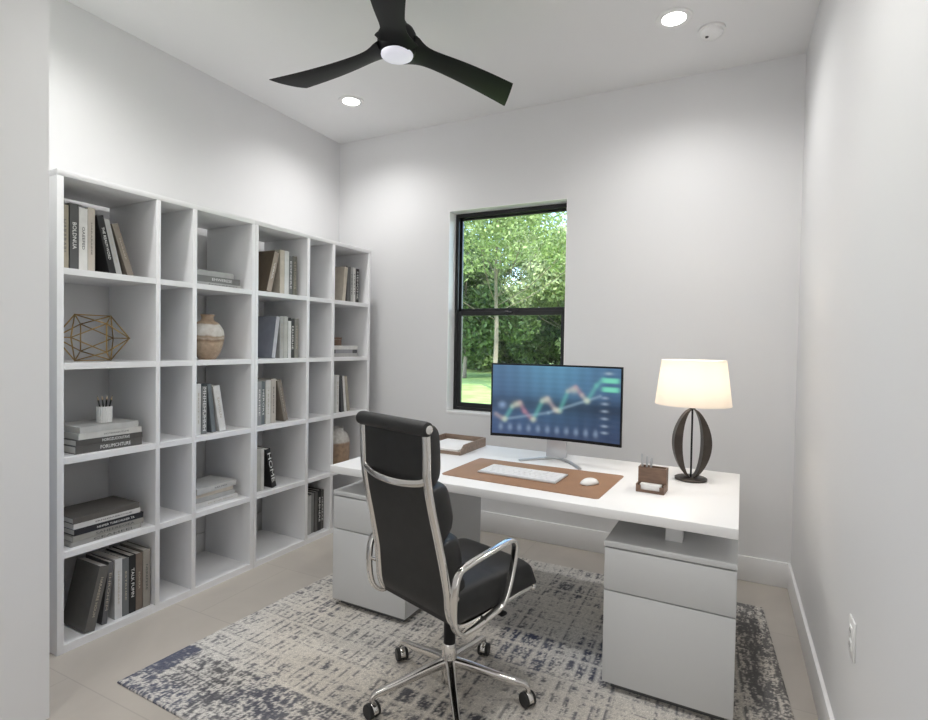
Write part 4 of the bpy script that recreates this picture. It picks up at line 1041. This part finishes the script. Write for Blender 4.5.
def tree(name, x, y, h, cr, n_, size, lm, label, cat='tree', trunk=True, low=.35, seed=0, tr=.12, group='trees beyond the lawn'):
    rng = np.random.default_rng(seed); root = empty(name, (x, y, GZ)); tag(root, label, cat, group)
    bl = []
    nb = 16 if trunk else 11
    for k in range(nb):
        a = rng.random() * 6.28; rr = cr * (.25 + .6 * rng.random()); zc = h * (low + (1 - low) * (.1 + .85 * rng.random())) if trunk else h * (.08 + .55 * rng.random())
        s_ = cr * (.28 + .25 * rng.random())
        if trunk: rr *= math.sin(PI * min(.95, max(.15, (zc / h - low + .12) / (1.05 - low)))) ** .6
        bl.append((rr * math.cos(a), rr * math.sin(a), zc, s_, s_, s_ * .7))
    V_, F_ = leaves(bl, n_, size, rng)
    V_[:, 2] = np.maximum(V_[:, 2], .02)
    me = bpy.data.meshes.new('foliage'); me.from_pydata(V_.tolist(), [], F_.tolist()); linkmesh('foliage', me, LM[lm], root)
    if trunk:
        bm = bmesh.new(); pth = smooth_path([(0, 0, -.05), (.06 * tr * 10, 0, h * .25), (-.03, .05, h * .5), (.05, 0, h * .82)], 5)
        sweep(bm, pth, tr, tr, seg=9, taper=[1.15 - .8 * i / (len(pth) - 1) for i in range(len(pth))]); fixn(bm); tk = link('trunk', bm, bark, root, True)
        bm = bmesh.new()
        for b_ in bl[:9]:
            z_ = b_[2] * .75; sweep(bm, smooth_path([(0.02, .02, z_ * .8), (b_[0] * .5, b_[1] * .5, z_), (b_[0], b_[1], b_[2])], 4), tr * .16, tr * .16, seg=6)
        fixn(bm); link('branches', bm, bark, root, True)
    return root
tree('oak_tree', -8.65, 20, 9.5, 4.3, 17000, .085, 0, 'tall leafy tree with a slim pale trunk on the lawn', seed=3, low=.31, tr=.10)
TL = ['left of the slim-trunked tree', 'right behind the slim-trunked tree', 'at the far left edge of the window view', 'at the far right beyond the window edge']
specs = [(-12.8, 25.5, 7.6, 3.4, 1, 'green tree beyond the lawn, seen through the left of the window'), (-8.2, 29, 8.2, 3.8, 2, 'pale green tree behind the slim-trunked tree, right of the window view'),
         (-17.5, 33, 9.2, 4.6, 1, 'dark green tree at the left edge of the woods'), (-12.6, 34.5, 9.6, 4.6, 0, 'bright green tree in the middle of the woods'),
         (-4.5, 27, 10, 4.0, 0, 'green tree at the right end of the woods'), (-22, 34, 10, 5, 2, 'pale tree at the far left end of the woods'), (-8, 38, 10, 5, 1, 'dark tree at the back of the woods on the right')]
for i, (x, y, h, cr, lm, lab) in enumerate(specs):
    tree('woodland_tree', x, y, h, cr, 15000, .14, lm, lab, seed=20 + i, low=.14, tr=.11)
SLB = ['leftmost', 'second from left', 'third from left', 'fourth from left', 'fifth from left', 'sixth from left', 'seventh from left', 'eighth from left', 'ninth from left', 'last on the right']
for i in range(10):
    x = -24 + i * 2.3; tree('woodland_shrub', x, 33 + 1.2 * math.sin(i * 2.1), 4.6 + .8 * math.sin(i * 1.7), 2.7, 7000, .16, 1, 'dark undergrowth shrub at the edge of the lawn, %s of the row' % SLB[i], cat='shrub', trunk=False, seed=60 + i, group='undergrowth shrubs along the lawn')
BLB = ['leftmost', 'second from left', 'third from left', 'middle left', 'middle right', 'third from right', 'second from right', 'rightmost']
for i in range(8):
    x = -27 + i * 3.3; tree('woodland_bush', x, 40, 9.0, 3.0, 5000, .24, 1, 'tall dark bush at the back of the woods, %s of the back row' % BLB[i], cat='shrub', trunk=False, seed=90 + i, group='tall bushes at the back of the woods')
